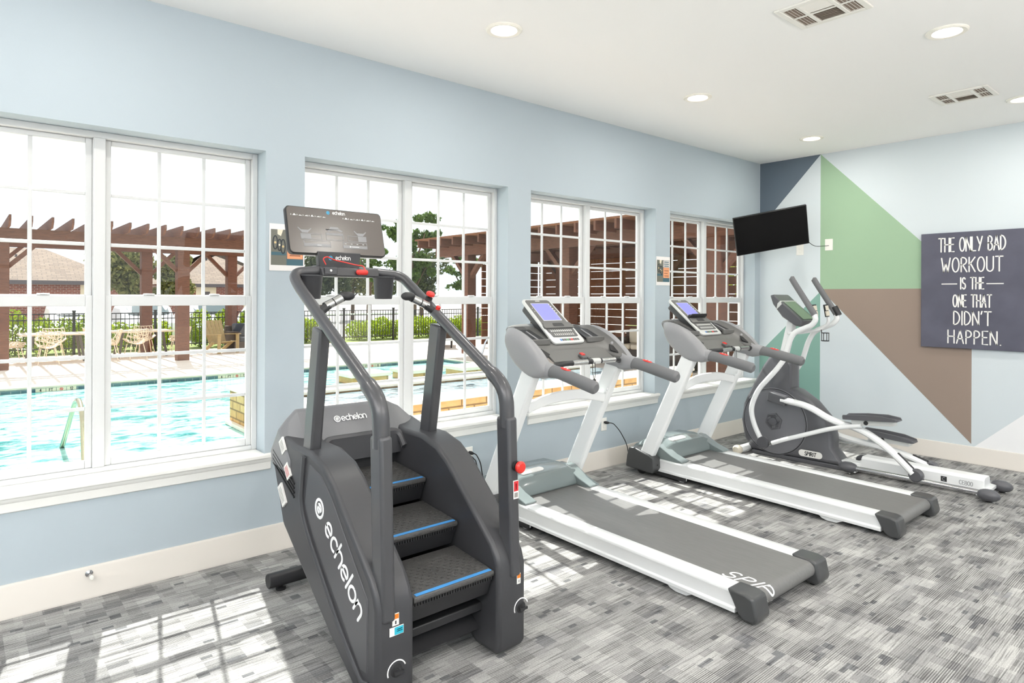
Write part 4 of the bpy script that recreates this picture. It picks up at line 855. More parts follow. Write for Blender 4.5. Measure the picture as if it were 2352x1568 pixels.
# swinging arms, links, pedals on each side
def side(sg, dp, name):
    x = EX+sg*.245
    pa = smooth_path([(x, 2.875, 1.505), (x, 2.86, 1.455), (x-sg*.01, 2.90, 1.40), (x-sg*.02, 3.09, 1.32), (x-sg*.03, 3.15, 1.20), (x-sg*.03, 3.20, 1.02)], [.04, .05, .05, .07, .05, .05], 6)
    lw = smooth_path([(x-sg*.03, 3.20, 1.03), (x, 3.26, .93), (x+sg*.01, 3.46, .70), (x+sg*.01, 3.535, .50), (x, 3.50, .33), (x-sg*.0, 3.415, .18)], [.08, .12, .14, .14, .12, .1], 6)
    b = MB(); b.tube(pa[:-1]+lw, .026, 14); ar = b.build('swing_arm', M_silv, E)
    p = smooth_path([(x, 3.105, 1.865), (x, 3.085, 1.83), (x, 2.872, 1.50)], .03, 4); b = MB(); b.tube([(x, 3.112, 1.868)]+p, [.018]+[.029]*len(p), 16); b.build('foam_grip', M_foam, ar)
    if sg > 0: MB().tube([(x, 2.895, 1.575), (x, 2.85, 1.49)], .033, 12).build('grip_switch', M_ink, ar)
    px_, py_, pz_ = x, 3.40, .165
    MB().lathe([(.0, -.03), (.055, -.03), (.062, -.015), (.062, .015), (.052, .032), (0, .034)], (px_, py_, pz_), (1, 0, 0), n=22).build('pivot_cap', M_ell, ar)
    P0 = Vector((x, 2.44, .487+dp)); P1 = Vector((x, 3.30, .175))
    lk = smooth_path([P1, P1+Vector((0, -.12, .055)), P0+Vector((0, .25, -.06)), P0], .3, 6); b = MB(); b.tube(lk, .022, 12); ln = b.build('link_rod', M_silv, E)
    b = MB(); b.bar(P1+Vector((0, .03, -.015)), P1+Vector((0, -.055, .025)), .03, .03); b.build('link_joint', M_steel, ln, bevel=.004)
    # pedal arm from the crank to the roller
    xp = EX+sg*.20
    k0 = Vector((xp, 3.22, .625-.36*(1 if sg > 0 else 0))); k1 = Vector((xp, 2.95, .60+dp*1.4)); k2 = Vector((xp, 2.73, .485+dp*1.1)); k3 = Vector((xp, 2.45, .445+dp)); k4 = Vector((xp, 2.22, .31+dp*.55)); k5 = Vector((xp, 2.02, .125))
    b = MB(); b.tube(smooth_path([k0, k1, k2, k3, k4, k5], .12, 6), .050, 12, flat=(.62, 1), up=(1, 0, 0)); pa_ = b.build('pedal_arm', M_silv, E)
    b = MB(); b.bar(k0+Vector((0, .14, .025)), k0+Vector((0, -.05, -.01)), .085, .105); b.build('crank_cap', M_ell, pa_, bevel=.016, seg=3)
    b = MB(); b.lathe([(0, -.035), (.045, -.035), (.058, -.02), (.058, .02), (.045, .035), (0, .035)], (xp, 2.0, .112), (1, 0, 0), n=22); b.build('roller', M_ell, pa_)
    b = MB(); b.bar((xp, 2.03, .15), (xp, 2.16, .27+dp*.4), .03, .05); b.build('roller_fork', M_ink, pa_, bevel=.008)
    # foot pedal tray
    tl = .085 if sg < 0 else -.06
    def pv(xx, v, d): c = Vector((xp-sg*.0, 2.37, .545+dp)); return c+Vector((xx, 0, 0))+Vector((0, -math.cos(tl), math.sin(tl)))*v+Vector((0, math.sin(tl), math.cos(tl)))*d
    b = MB(); R = []
    for v, w_, h_ in ((-.235, .055, .030), (-.22, .075, .042), (-.05, .085, .050), (.12, .085, .046), (.225, .075, .026), (.24, .055, .010)):
        R.append([pv(-w_, v, 0), pv(w_, v, 0), pv(w_, v, h_), pv(w_-.014, v, h_), pv(w_-.018, v, .014), pv(-w_+.018, v, .014), pv(-w_+.014, v, h_), pv(-w_, v, h_)])
    b.loft(R); pd = b.build('foot_pedal', M_ell, E, bevel=.004)
    b = MB(); b.loft([[pv(-.05, v, 0), pv(.05, v, 0), pv(.05, v, -h_), pv(-.05, v, -h_)] for v, h_ in ((-.16, .055), (.20, .040))]); b.build('pedal_bracket', M_bezel, pd, bevel=.004)
    b = MB(); b.lathe([(.02, 0), (.018, .008), (0, .01)], pv(-.05*1, -.03, -.025), (-1, 0, 0), n=14); b.build('pedal_bolt', M_ink, pd)
side(-1, 0.0, 'l'); side(1, -.215, 'r')
# rear rails, cover box, feet
for sg in (-1, 1):
    b = MB(); b.tube([(EX+sg*.20, 2.55, .070), (EX+sg*.20, 1.50, .070)], .024, 16); rr = b.build('guide_rail', M_chr, E)
    b = MB(); b.ball((EX+sg*.20, 1.475, .062), (.055, .085, .05), 14); b.build('rear_cap', M_ell, rr); 
    b = MB(); b.lathe([(.03, 0), (.03, .01), (.012, .014), (.012, .03)], (EX+sg*.20, 1.47, 0), n=16); b.build('levelling_foot', M_steel, rr)
    b = MB(); b.ball((EX+sg*.20, 2.57, .07), (.052, .09, .052), 14); b.build('front_cap', M_ell, rr)
    b = MB(); b.lathe([(.03, 0), (.03, .01), (.012, .014), (.012, .03)], (EX+sg*.20, 2.56, 0), n=16); b.build('levelling_foot', M_steel, rr)
b = MB(); b.prism([(EX-.085, .05), (EX-.085, .145), (EX-.06, .165), (EX+.06, .165), (EX+.085, .145), (EX+.085, .05)], 'y', 1.53, 2.50); rc = b.build('rail_cover', M_silv, E, bevel=.004)
b = MB(); b.box((EX-.22, 2.50, .03), (EX+.22, 2.60, .075)); b.bar((EX, 2.70, .06), (EX, 2.45, .06), .12, .06); b.build('front_cross_member', M_silv, E, bevel=.006)
MB().box((EX-.22, 1.50, .045), (EX+.22, 1.56, .075)).build('rear_cross_member', M_silv, E, bevel=.006)
b = MB(); strokes(b, 'CE800', (EX-.0855, 1.66, .082), (0, -1, 0), (0, 0, 1), .034, .0045, .0008, .14, 1.1)
b.box((EX-.0865, 1.80, .078), (EX-.085, 1.845, .122), 1); strokes(b, 'C', (EX-.0866, 1.8225, .086), (0, -1, 0), (0, 0, 1), .028, .005, .0008, .1, 1.4, mi=0)
b.build('model_lettering', [M_icon, M_ink], rc)
# ================================================================ outside: pool, decks, planting, houses
def brick_mat(name, c1, c2, mortar, scale, rough=.85, bump=.4, bw=.5, rh=.25, ms=.02, noise=.0, rot=None):
    m = bpy.data.materials.new(name); m.use_nodes = True; N = m.node_tree.nodes; L = m.node_tree.links; p = N['Principled BSDF']; p.inputs['Roughness'].default_value = rough; p.inputs['Specular IOR Level'].default_value = .45
    t = N.new('ShaderNodeTexCoord'); q = N.new('ShaderNodeMapping'); L.new(t.outputs['Object'], q.inputs[0])
    if rot: q.inputs['Rotation'].default_value = rot
    b = N.new('ShaderNodeTexBrick'); b.inputs['Scale'].default_value = scale; b.inputs['Color1'].default_value = (*lin(c1), 1); b.inputs['Color2'].default_value = (*lin(c2), 1); b.inputs['Mortar'].default_value = (*lin(mortar), 1)
    b.inputs['Brick Width'].default_value = bw; b.inputs['Row Height'].default_value = rh; b.inputs['Mortar Size'].default_value = ms; b.inputs['Bias'].default_value = 0
    L.new(q.outputs[0], b.inputs['Vector'])
    n = N.new('ShaderNodeTexNoise'); n.inputs['Scale'].default_value = 9; n.inputs['Detail'].default_value = 5; L.new(q.outputs[0], n.inputs['Vector'])
    r = N.new('ShaderNodeValToRGB'); r.color_ramp.elements[0].position = .3; r.color_ramp.elements[1].position = .7; r.color_ramp.elements[0].color = (.74, .70, .66, 1); L.new(n.outputs[0], r.inputs[0])
    x = N.new('ShaderNodeMix'); x.data_type = 'RGBA'; x.blend_type = 'MULTIPLY'; x.inputs[0].default_value = .7; L.new(b.outputs[0], x.inputs[6]); L.new(r.outputs[0], x.inputs[7]); L.new(x.outputs[2], p.inputs['Base Color'])
    u = N.new('ShaderNodeBump'); u.inputs['Strength'].default_value = bump; u.inputs['Distance'].default_value = .03; u.invert = True; L.new(b.outputs['Fac'], u.inputs['Height']); L.new(u.outputs[0], p.inputs['Normal'])
    MATS[name] = m; return m
M_deck = mat('concrete_deck', (222, 208, 194), .9, spec=.2, noise=.06, scale=3); M_cope = mat('pool_coping', (206, 196, 176), .8, noise=.06, scale=6)
M_lime = mat('limestone_cap', (232, 222, 206), .85, noise=.05, scale=7)
M_stone = brick_mat('ledge_stone', (224, 188, 132), (206, 162, 104), (150, 120, 84), 1.0, bw=.42, rh=.15, ms=.012, rot=(PI/2, 0, 0)); M_stone_s = brick_mat('ledge_stone_side', (224, 188, 132), (206, 160, 102), (150, 120, 84), 1.0, bw=.32, rh=.12, ms=.012, rot=(PI/2, PI/2, 0))
M_tile = brick_mat('waterline_tile', (92, 130, 134), (52, 92, 108), (150, 160, 156), 1.0, .3, .1, bw=.15, rh=.15, ms=.006, rot=(PI/2, 0, 0)); M_plaster = mat('pool_plaster', (150, 214, 206), .8)
M_brick = brick_mat('red_brick', (150, 84, 66), (128, 66, 54), (176, 160, 148), 1.0, bw=.30, rh=.11, ms=.012, rot=(PI/2, 0, 0))
M_roof = brick_mat('roof_shingles', (124, 106, 90), (106, 88, 74), (84, 70, 60), 1.0, bw=.5, rh=.22, ms=.02, bump=.2); M_fascia = mat('fascia', (84, 76, 78), .6); M_cream_w = mat('house_cream', (224, 208, 180), .8)
M_wood = mat('stained_wood', (104, 64, 46), .7, noise=.22, scale=6, stretch=(1, 1, 6)); M_wood2 = mat('stained_boards', (118, 70, 38), .7, noise=.22, scale=5, stretch=(1, 1, 5))
M_iron = mat('fence_iron', (22, 21, 20), .5); M_lawn = mat('lawn', (116, 128, 60), .95, noise=.2, scale=5); M_asph = mat('parking_asphalt', (176, 172, 166), .9, noise=.05, scale=4)
M_water = bpy.data.materials.new('pool_water'); M_water.use_nodes = True
M_water2 = bpy.data.materials.new('basin_water_surface'); M_water2.use_nodes = True
def water(m, ca=(56, 134, 134), cb=(164, 210, 200)):
    N = m.node_tree.nodes; L = m.node_tree.links; p = N['Principled BSDF']; p.inputs['Roughness'].default_value = .05; p.inputs['IOR'].default_value = 1.33; p.inputs['Specular IOR Level'].default_value = .4
    t = N.new('ShaderNodeTexCoord'); q = N.new('ShaderNodeMapping'); q.inputs['Scale'].default_value = (1, 1.6, 1); q.inputs['Rotation'].default_value = (0, 0, .35); L.new(t.outputs['Object'], q.inputs[0])
    n = N.new('ShaderNodeTexNoise'); n.inputs['Scale'].default_value = 4.2; n.inputs['Detail'].default_value = 3; n.inputs['Distortion'].default_value = .8; L.new(q.outputs[0], n.inputs['Vector'])
    n2 = N.new('ShaderNodeTexNoise'); n2.inputs['Scale'].default_value = 1.1; n2.inputs['Distortion'].default_value = 1.5; L.new(q.outputs[0], n2.inputs['Vector'])
    a = N.new('ShaderNodeMath'); a.operation = 'ADD'; L.new(n.outputs[0], a.inputs[0]); L.new(n2.outputs[0], a.inputs[1])
    r = N.new('ShaderNodeValToRGB'); r.color_ramp.elements[0].position = .8; r.color_ramp.elements[1].position = 1.18; r.color_ramp.elements[0].color = (*lin(ca), 1); r.color_ramp.elements[1].color = (*lin(cb), 1)
    L.new(a.outputs[0], r.inputs[0]); L.new(r.outputs[0], p.inputs['Base Color'])
    b = N.new('ShaderNodeBump'); b.inputs['Strength'].default_value = .45; b.inputs['Distance'].default_value = .04; L.new(a.outputs[0], b.inputs['Height']); L.new(b.outputs[0], p.inputs['Normal'])
water(M_water); water(M_water2, (58, 74, 82), (150, 166, 172))
DZ = -.10; YE = WALL_Y+.22; PY0, PY1, PX0, PX1, BY1_ = 8.2, 15.3, -9.0, 10.5, 9.85
b = MB(); b.box((-60, 26.2, -.5), (90, 140, -.16)); struct(b.build('ground', M_asph))
b = MB()
for q in ((-16, YE, 12.9, PY0), (-16, PY0, PX0, PY1), (PX1, PY0, 40, PY1), (-16, PY1, 40, 22.6), (12.9, YE, 40, PY0)): b.box((q[0], q[1], -.3), (q[2], q[3], DZ))
struct(b.build('terrace_ground', M_deck))
b = MB(); b.box((-16, 22.6, -.3), (40, 26.2, DZ-.02)); struct(b.build('lawn', M_lawn))
b = MB(); b.box((-20, -30, -.3), (30, YB-.2, DZ)); struct(b.build('patio_ground', M_deck))
# pool shell, coping and tile band
b = MB(); b.box((PX0, PY1-.02, -1.3), (PX1, PY1, DZ-.03), 0); struct(b.build('pool_wall', [M_tile]))
b = MB(); b.box((PX1-.02, BY1_+.1, -1.3), (PX1, PY1-.03, DZ-.03), 0); struct(b.build('pool_wall_right', [M_tile]))
b = MB(); b.box((PX0, PY0-.02, -1.3), (2.8, PY0, DZ-.03), 0); struct(b.build('pool_wall_near', [M_tile]))
b = MB(); b.box((PX0, PY0, -1.34), (PX1, PY1-.03, -1.3), 0); struct(b.build('pool_floor', [M_plaster]))
b = MB(); b.box((PX0, PY1-.04, DZ-.035), (PX1+.3, PY1+.28, DZ+.004)); b.box((PX1-.04, PY0, DZ-.035), (PX1+.28, PY1-.04, DZ+.004)); b.box((PX0, PY0-.28, DZ-.035), (2.9, PY0+.04, DZ+.004)); struct(b.build('pool_trim', M_cope, bevel=.008))
b = MB(); b.box((PX0+.02, PY0+.02, -.5), (PX1-.02, PY1-.02, -.205)); struct(b.build('pool_water', M_water))
# raised stone basin
BX0, BX1, BY0, BY1, BZ_ = 3.02, 10.46, 7.0, 9.85, .345
t = thing('stone_basin', 'raised golden stone basin with pale cap stones between the pool and the windows', 'basin', (BX0, BY0, DZ))
b = MB(); b.box((BX0, BY0, -.6), (BX1, BY0+.36, BZ_-.05)); b.build('front_wall', M_stone, t)
b = MB(); b.box((BX0, BY0+.36, -.6), (BX0+.36, BY1, BZ_-.05)); b.build('side_wall', M_stone_s, t)
b = MB(); b.box((BX0+.36, BY1-.36, -.6), (BX1, BY1, .16)); b.build('back_wall', M_stone, t)
b = MB(); b.box((BX0-.05, BY0-.05, BZ_-.05), (BX1, BY0+.41, BZ_)); b.box((BX0-.05, BY0+.41, BZ_-.05), (BX0+.41, BY1+.05, BZ_)); b.box((BX0+.41, BY1-.41, .16), (BX1, BY1+.05, .21)); b.build('cap_stones', M_lime, t, bevel=.012)
b = MB(); b.box((BX0-.07, BY0+.36, -.205), (BX0, BY1, -.15)); b.build('ledge', M_lime, t, bevel=.01)
b = MB(); b.box((BX0+.36, BY0+.36, .1), (BX1, BY1-.36, .14)); note(b.build('basin_water', M_water2, t), 'rippling water')
for (x, y, l) in ((6.2, 12.35, 'stone stepping slab in the pool, nearest the left pane of the second window'), (7.5, 12.25, 'stone stepping slab in the pool, middle one of three'), (8.8, 12.0, 'stone stepping slab in the pool, farthest to the right')):
    t = thing('stepping_slab', l, 'stepping stone', (x+.45, y+.4, -.2), 'stepping slabs in the pool')
    MB().box((x, y, -.055), (x+.95, y+.8, .02)).build('top_slab', M_lime, t, bevel=.008)
    b = MB(); b.box((x+.05, y+.05, -.32), (x+.90, y+.75, -.055)); b.build('pedestal', M_stone, t)
# depth markers on the tile band
M_mk = mat('marker_tile', (222, 214, 186), .4)
def marker(x0, txts, label):
    w = .165; t = thing('depth_marker', label, 'depth marker', (x0+w*2, PY1-.02, -.17), 'pool depth markers')
    b = MB()
    for k in range(4): b.box((x0+k*w+.004, PY1-.028, -.204), (x0+(k+1)*w-.004, PY1-.02, -.138))
    b.build('tiles', M_mk, t)
    b = MB()
    for k, s_ in enumerate(txts):
        strokes(b, s_, (x0+(k+.5)*w, PY1-.0285, -.197), (1, 0, 0), (0, 0, 1), .05, .010, .001, .2, 1.1, mi=1 if s_ == '%' else 0)
    b.build('lettering', [M_ink, M_red], t)
marker(1.12, ('4', 'FT', '%', '12'), 'pool depth tiles seen through the left half of the first window'); marker(4.42, ('4', 'FT', '%', '12'), 'pool depth tiles seen through the right half of the first window'); marker(7.85, ('5', 'FT', '%', '15'), 'pool depth tiles reading five feet, seen through the second window')
# chrome rails
t = thing('pool_rail', 'bronze-toned metal rail bending from the pool edge into the water', 'rail', (1.0, 8.0, DZ)); M_brz = mat('rail_steel', (176, 168, 140), .22, 1.0)
MB().tube(smooth_path([(1.0, 8.0, DZ), (1.0, 8.12, .40), (1.0, 8.4, .53), (.99, 8.62, .47), (.97, 9.62, -.22), (.96, 9.9, -.42)], [.1, .2, .2, .2, .1, .1], 7), .026, 12).build('tube', M_brz, t)
for k, y in enumerate((12.5, 13.3)):
    t = thing('pool_rail', ('nearer' if k == 0 else 'farther')+' bright pool ladder rail at the right end of the pool', 'rail', (10.9, y, DZ), 'pool ladder rails')
    MB().tube(smooth_path([(11.0, y, DZ), (10.98, y, .42), (10.75, y, .62), (10.5, y, .52), (10.2, y, -.3)], [.1, .2, .2, .2, .1], 6), .028, 10).build('tube', M_chr, t)
# foliage
import numpy as np
RNG = np.random.default_rng(5)
def leaf_mat(name, c, c2):
    m = mat(name, c, .6, spec=.3); N = m.node_tree.nodes; L = m.node_tree.links; p = N['Principled BSDF']
    g = N.new('ShaderNodeNewGeometry'); r = N.new('ShaderNodeValToRGB'); L.new(g.outputs['Random Per Island'], r.inputs[0]); r.color_ramp.elements[0].color = (*lin(c), 1); r.color_ramp.elements[1].color = (*lin(c2), 1)
    L.new(r.outputs[0], p.inputs['Base Color'])
    tr = N.new('ShaderNodeBsdfTranslucent'); L.new(r.outputs[0], tr.inputs[0]); mx_ = N.new('ShaderNodeMixShader'); mx_.inputs[0].default_value = .35; o = N['Material Output']
    L.new(p.outputs[0], mx_.inputs[1]); L.new(tr.outputs[0], mx_.inputs[2]); L.new(mx_.outputs[0], o.inputs[0]); return m
M_lf = {'lime': leaf_mat('leaf_lime', (176, 192, 30), (120, 146, 28)), 'green': leaf_mat('leaf_green', (96, 120, 52), (70, 92, 42)), 'dark': leaf_mat('leaf_dark', (84, 92, 56), (60, 70, 42)), 'olive': leaf_mat('leaf_olive', (140, 136, 84), (96, 104, 58))}
M_bark = mat('bark', (92, 74, 58), .9, noise=.2, scale=12)
def leaves(name, blobs, n, size, key, parent):
    """one leafy mass: quads scattered in a set of ellipsoids (cx,cy,cz,rx,ry,rz)"""
    o0 = ORG[parent.name]; vol = np.array([b[3]*b[4]*b[5] for b in blobs])**.67; idx = RNG.choice(len(blobs), n, p=vol/vol.sum()); B = np.array(blobs)[idx]
    d = RNG.normal(size=(n, 3)); d /= np.linalg.norm(d, axis=1)[:, None]; rad = RNG.uniform(.35, 1, n)**.6
    c = B[:, :3]+d*B[:, 3:]*rad[:, None]-np.array(o0)
    a = RNG.normal(size=(n, 3)); a /= np.linalg.norm(a, axis=1)[:, None]; e = np.cross(a, RNG.normal(size=(n, 3))); e /= np.linalg.norm(e, axis=1)[:, None]
    s = size*RNG.uniform(.6, 1.3, n)[:, None]; q = np.stack([c-a*s, c+e*s*.5, c+a*s, c-e*s*.5], 1).reshape(-1, 3)
    me = bpy.data.meshes.new(name); me.vertices.add(4*n); me.vertices.foreach_set('co', q.ravel().astype(np.float32)); me.loops.add(4*n); me.polygons.add(n)
    me.loops.foreach_set('vertex_index', np.arange(4*n, dtype=np.int32)); me.polygons.foreach_set('loop_start', np.arange(0, 4*n, 4, dtype=np.int32))
    me.update(calc_edges=True); me.validate(); me.materials.append(M_lf[key]); o = bpy.data.objects.new(name, me); COL.objects.link(o); o.parent = parent; ORG[o.name] = o0; return o
def tree(x, y, h, r, n, size, key, label, zc=None, loose=False, group='trees beyond the pool fence'):
    t = thing('tree', label, 'tree', (x, y, -.16), group)
    b = MB(); b.tube([(x, y, -.3), (x+.05, y, h*.35), (x-.05, y+.05, h*.6)], [.16, .12, .07], 10)
    for k in range(5): a = k*1.26; b.tube([(x, y, h*(.30+.05*k)), (x+r*.5*math.cos(a), y+r*.5*math.sin(a), h*(.5+.07*k))], [.06, .025], 6)
    b.build('trunk', M_bark, t)
    rr = random.Random(int(x*100)+int(y)); bl = []
    for k in range(40 if loose else 16):
        a = rr.uniform(0, 6.28); q = rr.uniform(0, .75 if not loose else .95)*r; z = h*rr.uniform(.40, .94); f = rr.uniform(.30, .48) if not loose else rr.uniform(.12, .26)
        bl.append((x+q*math.cos(a), y+q*math.sin(a), z, r*f, r*f, r*f*.8))
    leaves('crown', bl, n, size, key, t); return t
tree(7.2, 42, 4.3, 1.8, 5200, .15, 'olive', 'olive green tree behind the pergola, left of the wooden post'); tree(10.3, 44, 4.2, 1.5, 4200, .15, 'olive', 'olive green tree behind the pergola, right of the wooden post')
tree(18.7, 30, 6.4, 1.5, 5200, .13, 'green', 'tall green tree standing over the corner of the covered pergola', loose=True); tree(17.6, 33, 6.3, 1.1, 1500, .13, 'green', 'thin straggly tree just right of the stair machine display', loose=True)
tree(22.4, 30.5, 4.9, 1.2, 1500, .13, 'green', 'small green tree showing above the covered pergola roof edge', loose=True)
tree(24.6, 38.5, 4.6, 2.2, 5200, .16, 'dark', 'dark evergreen tree behind the right end of the hedge'); tree(19.0, 42.5, 4.8, 2.2, 5200, .16, 'dark', 'dark evergreen tree seen under the stair machine console'); tree(22.4, 44.5, 4.9, 1.9, 4200, .15, 'olive', 'olive evergreen tree behind the middle of the trimmed hedge')
tree(23, 12, 4.5, 3, 4500, .16, 'lime', 'yellow-green tree behind the slatted privacy wall, farther one'); tree(22.5, 5, 4.5, 3, 4500, .16, 'lime', 'yellow-green tree behind the slatted privacy wall, nearer one')
def bush(x0, x1, y, h, n, label, key='lime', dy=.5):
    t = thing('hedge', label, 'hedge', ((x0+x1)/2, y, DZ-.02), 'shrubs along the pool fence'); k = max(2, int((x1-x0)/.55)); bl = []
    rr = random.Random(int(x0*37)); 
    for i in range(k+1):
        x = x0+(x1-x0)*i/k; hh = h*rr.uniform(.82, 1.05); bl.append((x, y, hh*.5-.1, .42, dy, hh*.52))
    leaves('foliage', bl, n, .055, key, t)
    b = MB()
    for i in range(k+1): x = x0+(x1-x0)*i/k; b.tube([(x, y, -.25), (x+.03, y, h*.5)], [.025, .012], 6)
    b.build('stems', M_bark, t)
bush(-.6, 3.1, 23.75, 1.25, 6500, 'lime green shrubs behind the fence at the first dining table'); bush(3.9, 5.0, 23.75, .95, 2400, 'lime green shrubs behind the second dining table'); bush(6.3, 7.9, 23.75, 1.3, 4200, 'lime green shrubs behind the fence by the wooden chair'); bush(8.95, 10.6, 23.75, 1.05, 4200, 'low lime green shrubs behind the dark outdoor sofa')
bush(12.2, 19.8, 23.85, .92, 13000, 'long trimmed lime green hedge seen through the second window', dy=.7)
# iron fence in bays
FY = 22.95
t = thing('iron_fence', 'black iron picket fence running behind the pool terrace', 'fence', (8, FY, DZ))
xs = [-6+2.15*k for k in range(16)]
for x in xs: MB().box((x-.035, FY-.035, -.2), (x+.035, FY+.035, 1.16)).box((x-.045, FY-.045, 1.16), (x+.045, FY+.045, 1.19)).build('post', M_iron, t)
for a, c in zip(xs, xs[1:]):
    b = MB()
    for z in (1.075, .90, .06): b.box((a+.035, FY-.015, z), (c-.035, FY+.015, z+.03))
    k = 18
    for i in range(1, k): x = a+(c-a)*i/k; b.box((x-.009, FY-.009, .0), (x+.009, FY+.009, 1.08))
    b.build('picket_panel', M_iron, t)
# open rafter pergola
t = thing('rafter_pergola', 'open brown wooden pergola with slanted rafter tails over the dining tables', 'pergola', (2.5, 20.8, DZ))
for y in (19.15, 22.6):
    for x in ((-3.0, .75, 4.62, 7.05) if y < 20 else (-3.2, .55, 4.42, 6.95)):
        p = MB().box((x-.15, y-.15, -.2), (x+.15, y+.15, 3.02)).build('post', M_wood, t, bevel=.01)
        b = MB()
        for sg in (-1, 1): b.bar((x+sg*.12, y, 2.30), (x+sg*.80, y, 3.0), .10, .14, up=(0, 1, 0))
        b.build('knee_brace', M_wood, p)
    MB().box((-4.4, y-.22, 2.98), (7.85, y-.13, 3.20)).build('beam', M_wood, t); MB().box((-4.4, y+.13, 2.98), (7.85, y+.22, 3.20)).build('beam', M_wood, t)
for k in range(31):
    x = -4.2+.39*k; pr = [(18.15, 3.33), (18.15, 3.44), (23.5, 3.44), (23.5, 3.33), (23.3, 3.20), (18.35, 3.20)]
    MB().prism(pr, 'x', x-.022, x+.022).build('rafter', M_wood, t)
# covered pergola with a slatted privacy wall
t = thing('covered_pergola', 'large covered brown pergola with a slatted privacy wall beside the pool', 'pergola', (13.6, 11, DZ))
for y in (16.0, 11.7, 7.4):
    for x in (11.95, 16.0):
        p = MB().box((x-.16, y-.16, -.2), (x+.16, y+.16, 3.0)).build('post', M_wood, t, bevel=.01)
        b = MB()
        for sg in (-1, 1): b.bar((x, y+sg*.12, 2.25), (x, y+sg*.85, 3.0), .11, .15, up=(1, 0, 0))
        b.build('knee_brace', M_wood, p)
for x in (11.78, 12.12, 15.85, 16.2): MB().box((x-.05, 5.4, 2.92), (x+.05, 17.5, 3.24)).build('beam', M_wood, t)
for k in range(20): MB().box((11.0, 5.6+.62*k, 3.18), (16.8, 5.66+.62*k, 3.40)).build('rafter', M_wood, t)
MB().box((11.0, 5.4, 3.40), (16.8, 17.6, 3.45)).build('roof_boards', M_wood2, t)
pw = MB()
for k in range(12): z = .02+.25*k; pw.box((16.22, 5.6, z), (16.26, 17.4, z+.232))
pw.build('slat_wall', M_wood2, t); b = MB()
for y in (5.7, 8.4, 10.5, 13.5, 15, 17.2): b.box((16.26, y-.05, -.2), (16.34, y+.05, 3.0))
b.build('wall_studs', M_wood, t)
pw = MB()
for k in range(12): z = .02+.25*k; pw.box((13.6, 17.45, z), (16.2, 17.49, z+.232))
pw.build('slat_wall', M_wood2, t)
# houses
def house(x0, x1, y0, y1, ze, zr, label, cols):
    t = thing('house', label, 'house', ((x0+x1)/2, y0, -.16), 'brick houses beyond the fence')
    b = MB(); b.box((x0, y0, -.2), (x1, y1, ze)); b.build('brick_walls', M_brick, t)
    o = .5; ym = (y0+y1)/2; k = (y1-y0)/2*.95
    b = MB(); b.add([(x0-o, y0-o, ze), (x1+o, y0-o, ze), (x1+o, y1+o, ze), (x0-o, y1+o, ze), (x0+k, ym, zr), (x1-k, ym, zr)], [(0, 1, 5, 4), (1, 2, 5), (2, 3, 4, 5), (3, 0, 4), (3, 2, 1, 0)], 0, False); b.build('hip_roof', M_roof, t)
    b = MB(); b.box((x0-o, y0-o, ze-.22), (x1+o, y0-o+.04, ze+.02)); b.build('fascia', M_fascia, t)
    for a, c in cols: MB().box((a, y0-.06, -.2), (c, y0, ze-.22)).build('cream_bay', M_cream_w, t)
    b = MB()
    for a, c in cols: b.box(((a+c)/2-.25, y0-.1, .9), ((a+c)/2+.25, y0-.05, 1.9))
    b.build('window', M_fascia, t); b = MB()
    for a in (.4, .6): b.lathe([(.06, 0), (.06, .5)], (x0+(x1-x0)*a, ym-1.2, zr-1.0), n=8)
    b.build('roof_vents', M_fascia, t)
house(-5.2, 8.2, 50, 58, 2.5, 4.75, 'low brick house with brown hip roof at the far left beyond the fence', ((6.0, 7.4), (-.2, .9)))
house(11.6, 20.0, 51, 61, 2.45, 5.1, 'low brick house with wide brown roof right of the middle pergola post', ((13.2, 14.6), (16.6, 18.0)))
# parked cars
M_carp = mat('car_white', (240, 242, 244), .25, coat=.6); M_carg = mat('car_glass', (60, 78, 82), .1, coat=.5)
def car():
    t = thing('car', '', 'car', (0, 0, -.16), 'parked white cars'); o = ORG[t.name]
    w = .88; P = [(-2.2, .25), (-2.25, .55), (-2.15, .82), (-1.3, .98), (-.75, 1.05), (-.1, 1.48), (1.2, 1.52), (1.95, 1.15), (2.2, 1.02), (2.25, .5), (2.2, .25)]
    R = [[V(s_, y, z-.16) for y, z in P] if abs(s_) < w else [V(s_, y*.97, .25+(z-.25)*.86-.16) for y, z in P] for s_ in (-w, -w*.78, w*.78, w)]
    MB().loft(R).build('body', M_carp, t, bevel=.04)
    b = MB(); b.prism([(-.72, .93), (-.12, 1.28), (1.15, 1.31), (1.75, .98)], 'x', -w*.80, w*.80); b.add([(-.6, -.86, .93), (.6, -.86, .93), (.5, -.20, 1.315), (-.5, -.20, 1.315)], [(0, 1, 2, 3)], 0, False); b.build('windows', M_carg, t)
    for x in (-.80, .80):
        for y in (-1.4, 1.4): MB().lathe([(0, -.1), (.31, -.1), (.33, 0), (.31, .1), (0, .1)], (x, y, .165), (1, 0, 0), n=18).build('wheel', M_blk, t)
    return t
c0_ = car(); cl = ('white parked car beyond the fence, behind the first dining table', 'white parked car beyond the fence, between the two dining tables', 'white parked car beyond the fence, left of the middle pergola post', 'white parked car beyond the fence, behind the dark outdoor sofa')
for k, (x, l) in enumerate(zip((3.35, 5.55, 7.9, 10.6), cl)):
    if k == 0: c0_.location = (x, 28.5, -.16); c0_['label'] = l
    else: dup(c0_, (x, 28.5, -.16), l)
t = thing('gate_arm', 'white horizontal barrier arm behind the fence above the hedge', 'barrier', (16.6, 26.9, -.16))
MB().box((11.0, 26.88, .78), (16.6, 26.96, .86)).build('arm', M_carp, t); MB().box((16.45, 26.75, -.2), (16.8, 27.1, 1.0)).build('post', M_iron, t)
